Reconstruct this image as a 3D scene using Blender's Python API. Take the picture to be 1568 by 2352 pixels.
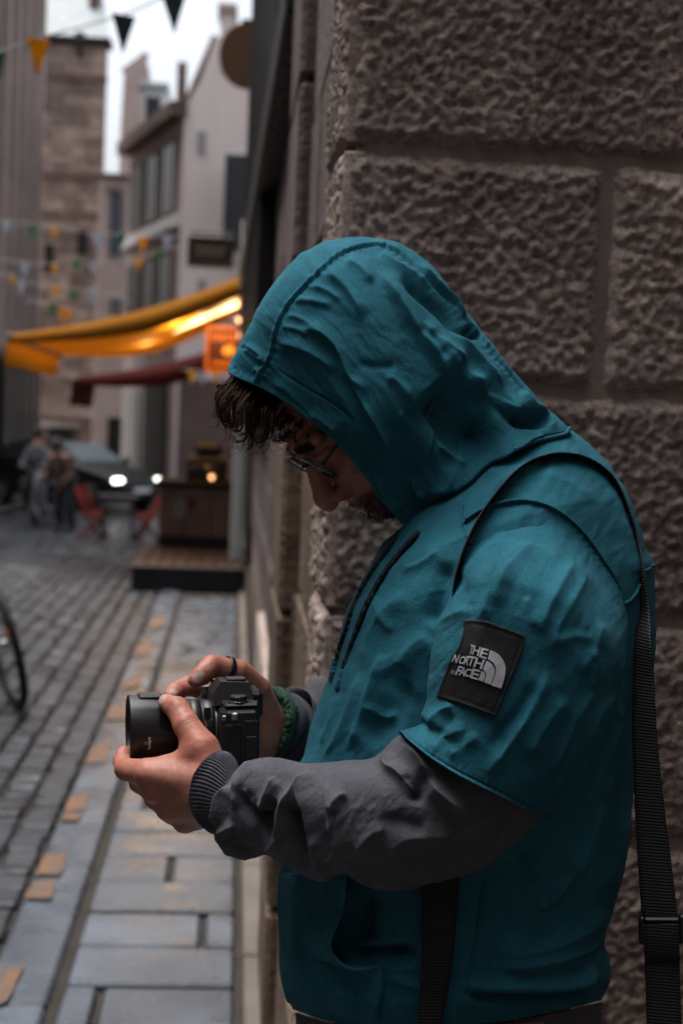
import bpy, bmesh, math, random, sys
import numpy as np
from mathutils import Vector, Matrix
random.seed(7); RNG = np.random.RandomState(11)
for _o in list(bpy.data.objects): bpy.data.objects.remove(_o)
SC = bpy.context.scene; COL = SC.collection

# ------------------------------------------------------------------ camera
FD, CX, CY, CAMH = 3263.0, 784.0, 1176.0, 1.5      # focal length and centre in units of a 1568 x 2352 frame
_r = 0.042
_y = np.array([545 - CX, -(960 - CY), -FD])
_z = np.array([math.sin(_r), math.cos(_r), 0.0]); _z[2] = -(_y[0] * _z[0] + _y[1] * _z[1]) / _y[2]
_y /= np.linalg.norm(_y); _z /= np.linalg.norm(_z); _x = np.cross(_y, _z)
RW = np.stack([_x, _y, _z], 0)                     # camera axes -> world axes
CAM = np.array([0.0, 0.0, CAMH])
cd = bpy.data.cameras.new('camera_lens'); cam = bpy.data.objects.new('camera_view', cd); COL.objects.link(cam)
M4 = Matrix.Identity(4)
for i in range(3):
    for j in range(3): M4[i][j] = RW[i, j]
    M4[i][3] = CAM[i]
cam.matrix_world = M4
cd.sensor_fit = 'VERTICAL'; cd.sensor_height = 36.0; cd.lens = FD / 2352.0 * 36.0
cd.clip_start = 0.05; cd.clip_end = 2000.0
cd.dof.use_dof = True; cd.dof.focus_distance = 1.50; cd.dof.aperture_fstop = 4.8
SC.camera = cam

# ------------------------------------------------------------------ sky, sun, exposure
W = bpy.data.worlds.new('World'); SC.world = W; W.use_nodes = True
nt = W.node_tree; nt.nodes.clear()
SUN_EL, SUN_AZ = math.radians(70), math.radians(-62)      # azimuth from +Y, towards +X
sky = nt.nodes.new('ShaderNodeTexSky'); sky.sky_type = 'NISHITA'; sky.sun_disc = False
sky.sun_elevation = SUN_EL; sky.sun_rotation = SUN_AZ; sky.air_density = 1.0; sky.dust_density = 7.0; sky.ozone_density = 1.0
hs = nt.nodes.new('ShaderNodeHueSaturation'); hs.inputs['Saturation'].default_value = 0.40
bg = nt.nodes.new('ShaderNodeBackground'); bg.inputs['Strength'].default_value = 0.15
wo = nt.nodes.new('ShaderNodeOutputWorld')
nt.links.new(sky.outputs[0], hs.inputs['Color']); nt.links.new(hs.outputs[0], bg.inputs['Color']); nt.links.new(bg.outputs[0], wo.inputs['Surface'])
sd = bpy.data.lights.new('sun', 'SUN'); sun = bpy.data.objects.new('sun', sd); COL.objects.link(sun)
sd.energy = 0.9; sd.angle = math.radians(60); sd.color = (0.93, 0.97, 1.0)
_sv = Vector((math.sin(SUN_AZ) * math.cos(SUN_EL), math.cos(SUN_AZ) * math.cos(SUN_EL), math.sin(SUN_EL)))
sun.rotation_euler = _sv.to_track_quat('Z', 'Y').to_euler()
SC.view_settings.view_transform = 'Standard'; SC.view_settings.look = 'None'
SC.view_settings.exposure = 1.0; SC.view_settings.gamma = 1.0; SC.view_settings.use_curve_mapping = False
SC.render.engine = 'CYCLES'
SC.cycles.use_denoising = True
SC.cycles.max_bounces = 6; SC.cycles.diffuse_bounces = 3; SC.cycles.glossy_bounces = 3; SC.cycles.transmission_bounces = 4
SC.cycles.sample_clamp_indirect = 4.0

# ------------------------------------------------------------------ projection helpers (numpy, world metres)
def Pd(x, y, d):
    "a point of the frame at distance d along the lens axis"
    return CAM + RW @ np.array([(x - CX) / FD * d, -(y - CY) / FD * d, -d])
def Pg(x, y, h=0.0):
    v = RW @ np.array([(x - CX) / FD, -(y - CY) / FD, -1.0]); return CAM + v * ((h - CAMH) / v[2])
def Py(x, y, Y):
    v = RW @ np.array([(x - CX) / FD, -(y - CY) / FD, -1.0]); return CAM + v * (Y / v[1])
DB = 1.65
def toworld(xd, yd, t):
    d = DB + t
    q = np.stack([(xd - CX) / FD * d, -(yd - CY) / FD * d, -d], -1)
    return CAM + q @ RW.T
def cam2world(q): return CAM + np.asarray(q) @ RW.T

# ------------------------------------------------------------------ objects
def _org(p):
    v = np.zeros(3)
    while p is not None:
        v += np.array(p.location); p = p.parent
    return v
def tag(o, label=None, cat=None, group=None, kind=None):
    if label: o['label'] = label
    if cat: o['category'] = cat
    if group: o['group'] = group
    if kind: o['kind'] = kind
    return o
def empty(name, loc, label, cat, group=None, rz=0.0):
    o = bpy.data.objects.new(name, None); COL.objects.link(o); o.location = tuple(float(v) for v in loc); o.rotation_euler = (0, 0, rz)
    o.empty_display_size = 0.1
    return tag(o, label, cat, group)
def mesh(name, v, f, mat, parent=None, smooth=True, local=False, label=None, kind=None):
    v = np.asarray(v, float)
    if parent is not None and not local: v = v - _org(parent)
    me = bpy.data.meshes.new(name)
    if isinstance(f, np.ndarray):
        n, k = f.shape
        me.vertices.add(len(v)); me.vertices.foreach_set('co', v.astype(np.float32).ravel())
        me.loops.add(n * k); me.loops.foreach_set('vertex_index', f.astype(np.int32).ravel())
        me.polygons.add(n); me.polygons.foreach_set('loop_start', np.arange(0, n * k, k, dtype=np.int32))
        me.update(calc_edges=True)
    else:
        me.from_pydata([tuple(p) for p in v], [], [tuple(int(i) for i in q) for q in f]); me.update()
    if smooth: me.polygons.foreach_set('use_smooth', np.ones(len(me.polygons), bool))
    me.materials.append(mat)
    o = bpy.data.objects.new(name, me); COL.objects.link(o)
    if parent is not None: o.parent = parent
    if label: o['label'] = label
    if kind: o['kind'] = kind
    return o
def copy_tree(o, parent=None):
    c = o.copy(); COL.objects.link(c)
    if parent is not None: c.parent = parent
    for ch in list(o.children): copy_tree(ch, c)
    return c

class MB:
    "collects shapes into one mesh"
    def __init__(s): s.v = []; s.f = []; s.n = 0
    def add(s, v, f):
        v = np.asarray(v, float); s.v.append(v); s.f += [tuple(int(i) + s.n for i in q) for q in f]; s.n += len(v); return s
    def box(s, a, b, bev=0.0):
        v, f = boxvf(a, b, bev); return s.add(v, f)
    def tube(s, path, r, n=8, cap=True):
        v, f = tubevf(path, r, n, cap); return s.add(v, f)
    def build(s, name, mat, parent=None, smooth=False, **k):
        return mesh(name, np.concatenate(s.v), s.f, mat, parent, smooth, **k)

def boxvf(a, b, bev=0.0):
    a = np.array(a, float); b = np.array(b, float); lo = np.minimum(a, b); hi = np.maximum(a, b)
    if bev <= 0:
        v = [[(lo, hi)[i][0], (lo, hi)[j][1], (lo, hi)[k][2]] for i in (0, 1) for j in (0, 1) for k in (0, 1)]
        return np.array(v), [(0, 1, 3, 2), (4, 6, 7, 5), (0, 4, 5, 1), (2, 3, 7, 6), (0, 2, 6, 4), (1, 5, 7, 3)]
    bev = min(bev, (hi - lo).min() * 0.49); v = []; ix = {}
    for i in (0, 1):
        for j in (0, 1):
            for k in (0, 1):
                c = np.array([(lo, hi)[i][0], (lo, hi)[j][1], (lo, hi)[k][2]]); s = np.array([1 - 2 * i, 1 - 2 * j, 1 - 2 * k]) * bev
                for ax in range(3):
                    p = c + s; p[ax] = c[ax]; ix[(i, j, k, ax)] = len(v); v.append(p)
    f = []
    for ax in range(3):
        o1, o2 = [q for q in range(3) if q != ax]
        for e in (0, 1):
            q = []
            for (m, n) in ((0, 0), (1, 0), (1, 1), (0, 1)):
                k = [0, 0, 0]; k[ax] = e; k[o1] = m; k[o2] = n; q.append(ix[(k[0], k[1], k[2], ax)])
            if (e == 0) == (ax != 1): q = q[::-1]
            f.append(tuple(q))
    for ax in range(3):
        o1, o2 = [q for q in range(3) if q != ax]
        for m in (0, 1):
            for n in (0, 1):
                k0 = [0, 0, 0]; k0[o1] = m; k0[o2] = n; k1 = list(k0); k1[ax] = 1
                q = [ix[tuple(k0) + (o1,)], ix[tuple(k1) + (o1,)], ix[tuple(k1) + (o2,)], ix[tuple(k0) + (o2,)]]
                f.append(tuple(q))
    for i in (0, 1):
        for j in (0, 1):
            for k in (0, 1): f.append((ix[(i, j, k, 0)], ix[(i, j, k, 1)], ix[(i, j, k, 2)]))
    v = np.array(v); c = v.mean(0); g = []
    for q in f:
        p = v[list(q)]; nrm = np.cross(p[1] - p[0], p[2] - p[0])
        g.append(tuple(q) if np.dot(nrm, p.mean(0) - c) > 0 else tuple(q[::-1]))
    return v, g
def frames(path):
    p = np.asarray(path, float); t = np.gradient(p, axis=0); t /= np.linalg.norm(t, axis=1)[:, None] + 1e-12
    up = np.array([0, 0, 1.0]) if abs(t[0][2]) < 0.9 else np.array([1.0, 0, 0])
    n = np.zeros_like(p); b = np.zeros_like(p); a = np.cross(t[0], up); a /= np.linalg.norm(a)
    for i in range(len(p)):
        a = a - t[i] * np.dot(a, t[i]); a /= np.linalg.norm(a) + 1e-12; n[i] = a; b[i] = np.cross(t[i], a)
    return p, t, n, b
def tubevf(path, r, n=8, cap=True, sx=1.0, sy=1.0):
    p, t, a, b = frames(path); m = len(p); r = np.broadcast_to(np.asarray(r, float), (m,))
    th = np.arange(n) * 2 * math.pi / n
    v = (p[:, None] + r[:, None, None] * (sx * np.cos(th)[None, :, None] * a[:, None] + sy * np.sin(th)[None, :, None] * b[:, None])).reshape(-1, 3)
    f = [(i * n + j, i * n + (j + 1) % n, (i + 1) * n + (j + 1) % n, (i + 1) * n + j) for i in range(m - 1) for j in range(n)]
    if cap: f += [tuple(range(n))[::-1], tuple(range((m - 1) * n, m * n))]
    return v, f
def lathevf(prof, n=32, closed=False):
    "profile (x along axis, radius) turned about the x axis"
    prof = np.array(prof, float); m = len(prof); th = np.arange(n) * 2 * math.pi / n
    v = np.stack([np.repeat(prof[:, 0:1], n, 1), prof[:, 1:2] * np.cos(th), prof[:, 1:2] * np.sin(th)], -1).reshape(-1, 3)
    f = [(i * n + j, (i + 1) * n + j, (i + 1) * n + (j + 1) % n, i * n + (j + 1) % n) for i in range(m - 1) for j in range(n)]
    return v, f
def prism(poly, z0, z1, axis=2):
    "polygon (a,b) extruded along axis"
    p = np.array(poly, float); n = len(p); o = [q for q in range(3) if q != axis]
    v = np.zeros((2 * n, 3)); v[:n, o[0]] = v[n:, o[0]] = p[:, 0]; v[:n, o[1]] = v[n:, o[1]] = p[:, 1]; v[:n, axis] = z0; v[n:, axis] = z1
    f = [tuple(range(n))[::-1], tuple(range(n, 2 * n))] + [(i, (i + 1) % n, n + (i + 1) % n, n + i) for i in range(n)]
    return v, f
def spl(pts, n):
    "Catmull-Rom through pts, n samples evenly spaced along it"
    p = np.asarray(pts, float); d = np.r_[0, np.cumsum(np.linalg.norm(np.diff(p, axis=0), axis=1) + 1e-9)]
    q = np.vstack([2 * p[0] - p[1], p, 2 * p[-1] - p[-2]]); out = []
    for i in range(len(p) - 1):
        u = np.linspace(0, 1, 12, endpoint=False)[:, None]; a, b, c, e = q[i], q[i + 1], q[i + 2], q[i + 3]
        out.append(0.5 * ((2 * b) + (-a + c) * u + (2 * a - 5 * b + 4 * c - e) * u ** 2 + (-a + 3 * b - 3 * c + e) * u ** 3))
    o = np.vstack(out + [p[-1:]]); L = np.r_[0, np.cumsum(np.linalg.norm(np.diff(o, axis=0), axis=1))]; w = np.linspace(0, L[-1], n)
    return np.stack([np.interp(w, L, o[:, k]) for k in range(o.shape[1])], -1)
def lerpn(s, xs, ys): return np.interp(s, xs, ys)
def sstep(x, a, b):
    k = np.clip((x - a) / (b - a), 0, 1); return k * k * (3 - 2 * k)

# ------------------------------------------------------------------ noise
_perm = np.random.RandomState(3).permutation(512).astype(np.int64)
_grad = np.random.RandomState(5).randn(512, 3); _grad /= np.linalg.norm(_grad, axis=1)[:, None]
def pnoise(p):
    p = np.asarray(p, float); i = np.floor(p).astype(np.int64); f = p - i; u = f * f * f * (f * (f * 6 - 15) + 10); out = 0.0
    for dx in (0, 1):
        for dy in (0, 1):
            for dz in (0, 1):
                h = _perm[(_perm[(_perm[(i[..., 0] + dx) & 511] + i[..., 1] + dy) & 511] + i[..., 2] + dz) & 511]
                g = _grad[h]; d = f - np.array([dx, dy, dz]); w = (u[..., 0] if dx else 1 - u[..., 0]) * (u[..., 1] if dy else 1 - u[..., 1]) * (u[..., 2] if dz else 1 - u[..., 2])
                out = out + w * (g * d).sum(-1)
    return out
def fbm(p, oct=4, gain=0.5, lac=2.03):
    a = 1.0; s = 0.0; p = np.asarray(p, float)
    for _ in range(oct): s = s + a * pnoise(p); p = p * lac + 17.3; a *= gain
    return s

# ------------------------------------------------------------------ materials
def mat(name, col, rough=0.7, spec=0.4, metal=0.0, noise=None, col2=None, bump=0.0, bscale=200.0, bdist=0.002, sheen=0.0, coat=0.0, emit=None, estr=0.0, wave=None, attr=None, sss=0.0, trans=0.0, nstretch=None, rvar=0.0, objinfo=0.0, alpha=1.0, sheencol=None, detail=5.0, fine=None, big=None, crinkle=None):
    m = bpy.data.materials.new(name); m.use_nodes = True; t = m.node_tree; N = t.nodes; L = t.links
    b = N['Principled BSDF']; b.inputs['Base Color'].default_value = (*col, 1); b.inputs['Roughness'].default_value = rough
    b.inputs['Specular IOR Level'].default_value = spec; b.inputs['Metallic'].default_value = metal
    b.inputs['Sheen Weight'].default_value = sheen; b.inputs['Coat Weight'].default_value = coat
    if sheencol: b.inputs['Sheen Tint'].default_value = (*sheencol, 1)
    if sss: b.inputs['Subsurface Weight'].default_value = sss; b.inputs['Subsurface Radius'].default_value = (1, .35, .2); b.inputs['Subsurface Scale'].default_value = 0.004
    if trans: b.inputs['Transmission Weight'].default_value = trans
    if emit: b.inputs['Emission Color'].default_value = (*emit, 1); b.inputs['Emission Strength'].default_value = estr
    tc = N.new('ShaderNodeTexCoord'); vec = tc.outputs['Object']
    if nstretch:
        mp = N.new('ShaderNodeMapping'); mp.inputs['Scale'].default_value = nstretch; L.new(vec, mp.inputs['Vector']); vec = mp.outputs[0]
    cur = None
    if noise:
        nz = N.new('ShaderNodeTexNoise'); nz.inputs['Scale'].default_value = noise; nz.inputs['Detail'].default_value = detail; nz.inputs['Roughness'].default_value = 0.6; L.new(vec, nz.inputs['Vector'])
        rp = N.new('ShaderNodeValToRGB'); rp.color_ramp.elements[0].position = 0.33; rp.color_ramp.elements[1].position = 0.67
        rp.color_ramp.elements[0].color = (*col, 1); rp.color_ramp.elements[1].color = (*(col2 or col), 1)
        L.new(nz.outputs['Fac'], rp.inputs['Fac']); cur = rp.outputs['Color']
        if rvar:
            mr = N.new('ShaderNodeMapRange'); mr.inputs['To Min'].default_value = max(0.05, rough - rvar); mr.inputs['To Max'].default_value = min(1, rough + rvar); mr.inputs['From Min'].default_value = .3; mr.inputs['From Max'].default_value = .7
            L.new(nz.outputs['Fac'], mr.inputs['Value']); L.new(mr.outputs[0], b.inputs['Roughness'])
    for sc2, amt, dt in ([(*fine, 2)] if fine else []) + ([(*big, 4)] if big else []):
        n3 = N.new('ShaderNodeTexNoise'); n3.inputs['Scale'].default_value = sc2; n3.inputs['Detail'].default_value = dt; L.new(tc.outputs['Object'], n3.inputs['Vector'])
        m3 = N.new('ShaderNodeMapRange'); m3.inputs['From Min'].default_value = .3; m3.inputs['From Max'].default_value = .7; m3.inputs['To Min'].default_value = 1 - amt; m3.inputs['To Max'].default_value = 1 + amt; L.new(n3.outputs['Fac'], m3.inputs['Value'])
        h3 = N.new('ShaderNodeHueSaturation'); L.new(m3.outputs[0], h3.inputs['Value'])
        if cur is None: h3.inputs['Color'].default_value = (*col, 1)
        else: L.new(cur, h3.inputs['Color'])
        cur = h3.outputs[0]
    if attr:
        at = N.new('ShaderNodeAttribute'); at.attribute_name = attr
        if cur is None: cur = at.outputs['Color']
        else:
            mx = N.new('ShaderNodeMix'); mx.data_type = 'RGBA'; mx.blend_type = 'MULTIPLY'; mx.inputs[0].default_value = 1.0
            L.new(cur, mx.inputs[6]); L.new(at.outputs['Color'], mx.inputs[7]); cur = mx.outputs[2]
    if objinfo:
        oi = N.new('ShaderNodeObjectInfo'); mr = N.new('ShaderNodeMapRange'); mr.inputs['To Min'].default_value = 1 - objinfo; mr.inputs['To Max'].default_value = 1 + objinfo; L.new(oi.outputs['Random'], mr.inputs['Value'])
        hv = N.new('ShaderNodeHueSaturation'); L.new(mr.outputs[0], hv.inputs['Value'])
        if cur is None: hv.inputs['Color'].default_value = (*col, 1)
        else: L.new(cur, hv.inputs['Color'])
        cur = hv.outputs[0]
    if cur is not None: L.new(cur, b.inputs['Base Color'])
    if bump:
        n2 = N.new('ShaderNodeTexNoise'); n2.inputs['Scale'].default_value = bscale; n2.inputs['Detail'].default_value = 4; L.new(vec, n2.inputs['Vector'])
        bp = N.new('ShaderNodeBump'); bp.inputs['Strength'].default_value = bump; bp.inputs['Distance'].default_value = bdist; L.new(n2.outputs['Fac'], bp.inputs['Height']); L.new(bp.outputs[0], b.inputs['Normal'])
        if crinkle:
            m4 = N.new('ShaderNodeMapping'); m4.inputs['Scale'].default_value = (1, 1, .45); m4.inputs['Rotation'].default_value = (.1, .5, 0); L.new(tc.outputs['Object'], m4.inputs['Vector'])
            n4 = N.new('ShaderNodeTexNoise'); n4.noise_type = 'RIDGED_MULTIFRACTAL'; n4.inputs['Scale'].default_value = crinkle[0]; n4.inputs['Detail'].default_value = 2.5; n4.inputs['Roughness'].default_value = .5; n4.inputs['Distortion'].default_value = .6; L.new(m4.outputs[0], n4.inputs['Vector'])
            b4 = N.new('ShaderNodeBump'); b4.inputs['Strength'].default_value = crinkle[1]; b4.inputs['Distance'].default_value = .004; L.new(n4.outputs['Fac'], b4.inputs['Height']); L.new(b4.outputs[0], bp.inputs['Normal'])
    return m
# ------------------------------------------------------------------ palette
M_stone = mat('rough_granite', (.225, .170, .150), .85, .3, noise=9, col2=(.385, .305, .275), bump=.7, bscale=330, bdist=.004, attr='tint', fine=(130, .30), big=(1.3, .30), objinfo=.20)
M_mortar = mat('mortar', (.20, .155, .135), .9, .2, noise=30, col2=(.27, .21, .185), big=(5, .2), bump=.4, bscale=200, bdist=.002)
M_pil = mat('pilaster_stone', (.115, .080, .057), .85, .3, noise=7, col2=(.205, .146, .104), bump=1.0, bscale=45, bdist=.012, objinfo=.18)
M_pur = mat('grey_ashlar', (.105, .080, .077), .85, .3, noise=5, col2=(.17, .133, .127), bump=1.0, bscale=45, bdist=.010, objinfo=.15)
M_dark = mat('dark_timber', (.009, .0075, .0065), .6, .3, noise=6, col2=(.016, .0135, .0115), nstretch=(6, 6, .6), objinfo=.2)
M_pale = mat('pale_plinth', (.42, .33, .29), .8, .3, noise=4, col2=(.52, .42, .37), objinfo=.08)
M_slab = mat('granite_slab', (.054, .069, .090), .30, .6, noise=6, col2=(.122, .146, .182), big=(2.3, .35), fine=(220, .22), bump=.4, bscale=90, bdist=.003, objinfo=.16, rvar=.18)
M_sett = mat('granite_sett', (.021, .0245, .031), .36, .5, noise=7, col2=(.046, .051, .062), big=(1.3, .3), fine=(150, .2), bump=.5, bscale=70, bdist=.004, objinfo=.22, rvar=.16)
M_joint = mat('sandy_joint', (.030, .025, .020), .8, .3, noise=12, col2=(.055, .046, .036), bump=.6, bscale=90, bdist=.004)
M_border = mat('border_stone', (.14, .115, .095), .7, .4, noise=3, col2=(.22, .185, .16), bump=.3, bscale=60, bdist=.003, objinfo=.12)
M_orange = mat('orange_paint', (.29, .125, .042), .6, .4, noise=18, col2=(.105, .10, .098))
M_rubble = mat('rubble_stone', (.20, .145, .12), .9, .2, noise=2.2, col2=(.36, .28, .24), nstretch=(1, 1, 2.2), attr=None, objinfo=.42)
M_render = mat('cream_render', (.72, .61, .58), .9, .2, noise=.8, col2=(.80, .70, .66), nstretch=(3, 3, .35))
M_tan = mat('tan_stone', (.46, .36, .325), .9, .2, noise=1.4, col2=(.56, .45, .41), objinfo=.12)
M_left = mat('left_stone', (.24, .185, .165), .9, .2, noise=1.2, col2=(.32, .25, .225))
M_far = mat('street_stone', (.36, .285, .26), .9, .2, noise=1.4, col2=(.44, .35, .32))
M_near = mat('low_bounce_stone', (.13, .10, .09), .9, .2, noise=1.2, col2=(.17, .14, .125))  # for the unseen walls, kept dark to cut the light they bounce
M_slate = mat('slate', (.24, .28, .29), .5, .5, noise=3, col2=(.34, .38, .39), objinfo=.15)
M_glass = mat('window_glass', (.018, .022, .026), .22, .35)
M_frame = mat('window_frame', (.35, .33, .33), .6, .4)
M_brown = mat('brown_trim', (.10, .065, .055), .8, .3, noise=2, col2=(.15, .10, .085))
M_pipe = mat('grey_pipe', (.17, .19, .22), .5, .5)
M_blackp = mat('black_paint', (.012, .013, .015), .4, .5)
M_white = mat('white_paint', (.62, .60, .60), .5, .4, noise=5, col2=(.70, .68, .67))
def canvas(name, col):
    m = mat(name, col, .8, .2); t = m.node_tree; N = t.nodes; b = N['Principled BSDF']; tr = N.new('ShaderNodeBsdfTranslucent'); tr.inputs['Color'].default_value = (*col, 1); mx = N.new('ShaderNodeMixShader'); mx.inputs[0].default_value = .42
    t.links.new(b.outputs[0], mx.inputs[1]); t.links.new(tr.outputs[0], mx.inputs[2]); t.links.new(mx.outputs[0], N['Material Output'].inputs['Surface']); return m
M_awnf = mat('shaded_flap_canvas', (.46, .17, .012), .85, .2)  # shaded copy of the awning canvas, the shade put into its colour
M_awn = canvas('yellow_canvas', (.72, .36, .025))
M_red = canvas('red_canvas', (.13, .022, .02))
M_deck = mat('brown_deck_wood', (.034, .022, .019), .5, .4, noise=5, col2=(.055, .037, .031), nstretch=(.4, 5, 5), objinfo=.15)
M_counter = mat('counter_panel', (.13, .085, .075), .6, .4, noise=4, col2=(.19, .14, .13), objinfo=.12)
M_redpaint = mat('red_metal', (.13, .009, .005), .8, .15)
M_rubber = mat('rubber', (.012, .012, .012), .6, .4)
M_metal = mat('steel', (.45, .45, .46), .3, .5, metal=1)
M_carp = mat('car_paint', (.005, .0065, .008), .45, .3, coat=0)
M_lampw = mat('headlight_glow', (.9, .9, .85), .3, .5, emit=(1.0, .96, .82), estr=3.5)
M_bulb = mat('bulb_glow', (.9, .6, .3), .3, .5, emit=(1.0, .46, .20), estr=2.2)
M_tube = mat('lamp_tube', (.9, .7, .4), .3, .5, emit=(1.0, .68, .26), estr=1.6)
M_osign = mat('orange_sign', (.45, .12, .02), .5, .4, emit=(1.0, .18, .01), estr=.16)
M_oglow = mat('orange_sign_glow', (.8, .3, .05), .5, .4, emit=(1.0, .34, .04), estr=.30)
M_maroon = mat('maroon_sign', (.10, .015, .012), .5, .4)
M_grey = mat('sign_letter', (.12, .13, .14), .6, .3)
FLAG = {'y': canvas('yellow_flag', (.85, .46, .03)), 'g': canvas('green_flag', (.06, .26, .09)), 'w': canvas('white_flag', (.50, .55, .63)), 'd': canvas('dark_flag', (.09, .13, .12))}

# ------------------------------------------------------------------ ground
def sheet(name, x0, y0, x1, y1, z, m, kind='structure', parent=None):
    return mesh(name, [(x0, y0, z), (x1, y0, z), (x1, y1, z), (x0, y1, z)], [(0, 1, 2, 3)], m, parent, False, kind=kind)
sheet('ground', -300, -300, 300, 300, -.70, M_joint)
def strip(name, x0, x1, z, m):
    ys = [-14, 14.6, 23, 90]; zs_ = [z, z, z - .55, z - .55]; V = [(x, y, q) for y, q in zip(ys, zs_) for x in (x0, x1)]
    return mesh(name, V, [(0, 1, 3, 2), (2, 3, 5, 4), (4, 5, 7, 6)], m, None, False, kind='structure')
road = strip('road', -5.0, -.425, -.04, M_joint)
pavement = strip('pavement', -.425, .9, -.022, M_joint)
fpv = [(x, y, q) for y, o in ((-14, 0), (14.6, 0), (23, -.55), (90, -.55)) for x, q in ((-12, .09 + o), (-5.02, .09 + o), (-5.0, .07 + o), (-5.0, -.2 + o))]
far_pavement = mesh('far_pavement', fpv, [(4 * i + j, 4 * i + j + 1, 4 * i + j + 5, 4 * i + j + 4) for i in range(3) for j in range(3)], M_border, None, False, kind='structure')

def zst(y): return -.55 * np.clip((np.asarray(y, float) - 14.6) / 8.4, 0, 1)      # the street drops beyond the terrace
# kerb stones with worn orange paint
R1 = random.Random(4)
y = -.9
kerbs = []
while y < 13:
    L = R1.uniform(.75, 1.05)
    v, f = boxvf((-.600, y + .006, -.06), (-.428, y + L - .006, -.004 + R1.uniform(-.003, .003)), .010)
    kerbs.append((mesh('kerb_stone', v, f, M_slab, pavement, False), y, y + L)); y += L
paint = [[(-40, 2240), (58, 2215), (20, 2300), (-60, 2345)], [(72, 1962), (155, 1962), (140, 2012), (58, 2010)], [(52, 2026), (130, 2024), (122, 2066), (36, 2064)],
         [(158, 1836), (208, 1818), (196, 1860), (140, 1868)], [(140, 1872), (192, 1864), (180, 1884), (128, 1886)], [(205, 1712), (256, 1706), (240, 1752), (192, 1754)],
         [(250, 1622), (302, 1618), (296, 1652), (240, 1654)], [(292, 1560), (330, 1540), (322, 1575), (280, 1585)], [(318, 1480), (350, 1468), (345, 1500), (308, 1508)], [(352, 1420), (378, 1412), (372, 1440), (340, 1446)]]
for q in paint:
    pts = np.array([Pg(a, b, 0.0) for a, b in q]); pts[:, 0] = np.clip(pts[:, 0], -.592, -.437)
    c = pts.mean(0); k = next((o for o, a, b in kerbs if a <= c[1] < b), kerbs[0][0])
    ring = []
    for i in range(4):
        a, b = pts[i], pts[(i + 1) % 4]
        for u in np.linspace(0, 1, 4, endpoint=False): ring.append(a + (b - a) * u * .999 + np.array([R1.uniform(-.004, .004), R1.uniform(-.004, .004), 0]))
    ring = np.array(ring); ring[:, 2] = .0032
    mesh('paint_mark', ring, [tuple(range(len(ring)))], M_orange, k, False)
# slabs
rows = [-.3 + .281 * i for i in range(44)]; off = 3.676 - rows[int((3.676 + .3) / .281)]
rows = [r + off for r in rows]; R2 = random.Random(9)
forced = {3.395: -.30, 3.957: -.045, 4.519: -.165, 2.833: -.2}
for i in range(len(rows) - 1):
    a, b = rows[i], rows[i + 1]; cut = [x for k, x in forced.items() if abs(k - a) < .1]
    if not cut and (a < 3.3 or a > 5.2) and R2.random() < .5: cut = [R2.uniform(-.32, -.03)]
    xs = [-.402] + cut + [.055]
    for j in range(len(xs) - 1):
        w = .011
        v, f = boxvf((xs[j] + w, a + w, -.05), (xs[j + 1] - w, b - w, R2.uniform(-.002, .003)), .007)
        mesh('paving_slab', v, f, M_slab, pavement, False)
y = -.5
while y < 12.5:
    L = R2.uniform(.6, .95); v, f = boxvf((.072, y + .008, -.05), (.148, y + L - .008, .004), .006); mesh('edging_stone', v, f, M_border, pavement, False); y += L
# setts : gutter courses along the kerb, then courses across
R3 = random.Random(12)
def sett_vf(x0, y0, x1, y1, z):
    v, f = boxvf((x0, y0, -.06), (x1, y1, z), .011 if y0 < 14 else 0); v = v.copy(); v[:, 2] += zst(v[:, 1])
    v[:, 0] += R3.uniform(-.004, .004); v[:, 2] += (v[:, 2] > -.03 + zst(y0)) * ((v[:, 0] - x0) * R3.uniform(-.05, .05) + (v[:, 1] - y0) * R3.uniform(-.04, .04)); return v, f
setts = []
x = -.612; ci = 0
while x > -4.95:
    w = R3.uniform(.112, .135); y = max(3.2, (-x - .45) / .165) + R3.uniform(0, .1)
    while y < 33:
        L = R3.uniform(.11, .19) if y < 14 else R3.uniform(.16, .28)
        setts.append(sett_vf(x - w + R3.uniform(-.004, .004), y + .009, x - (R3.uniform(.006, .012) if ci < 4 else .004), y + L - (.008 if ci < 4 else .006), -.018 + R3.uniform(-.007, .006))); y += L
    x -= w + (.006 if ci < 4 else .002); ci += 1
def _d(s): c = s[0].mean(0); return c[1] + (3 if c[0] < -.17 * c[1] - .1 else 0)
setts.sort(key=_d)
for v, f in setts[:300]: mesh('sett', v, f, M_sett, road, False)
mb = MB()
for v, f in setts[300:]: mb.add(v, f)
mb.build('far_setts', M_sett, road, kind='stuff')

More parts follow.
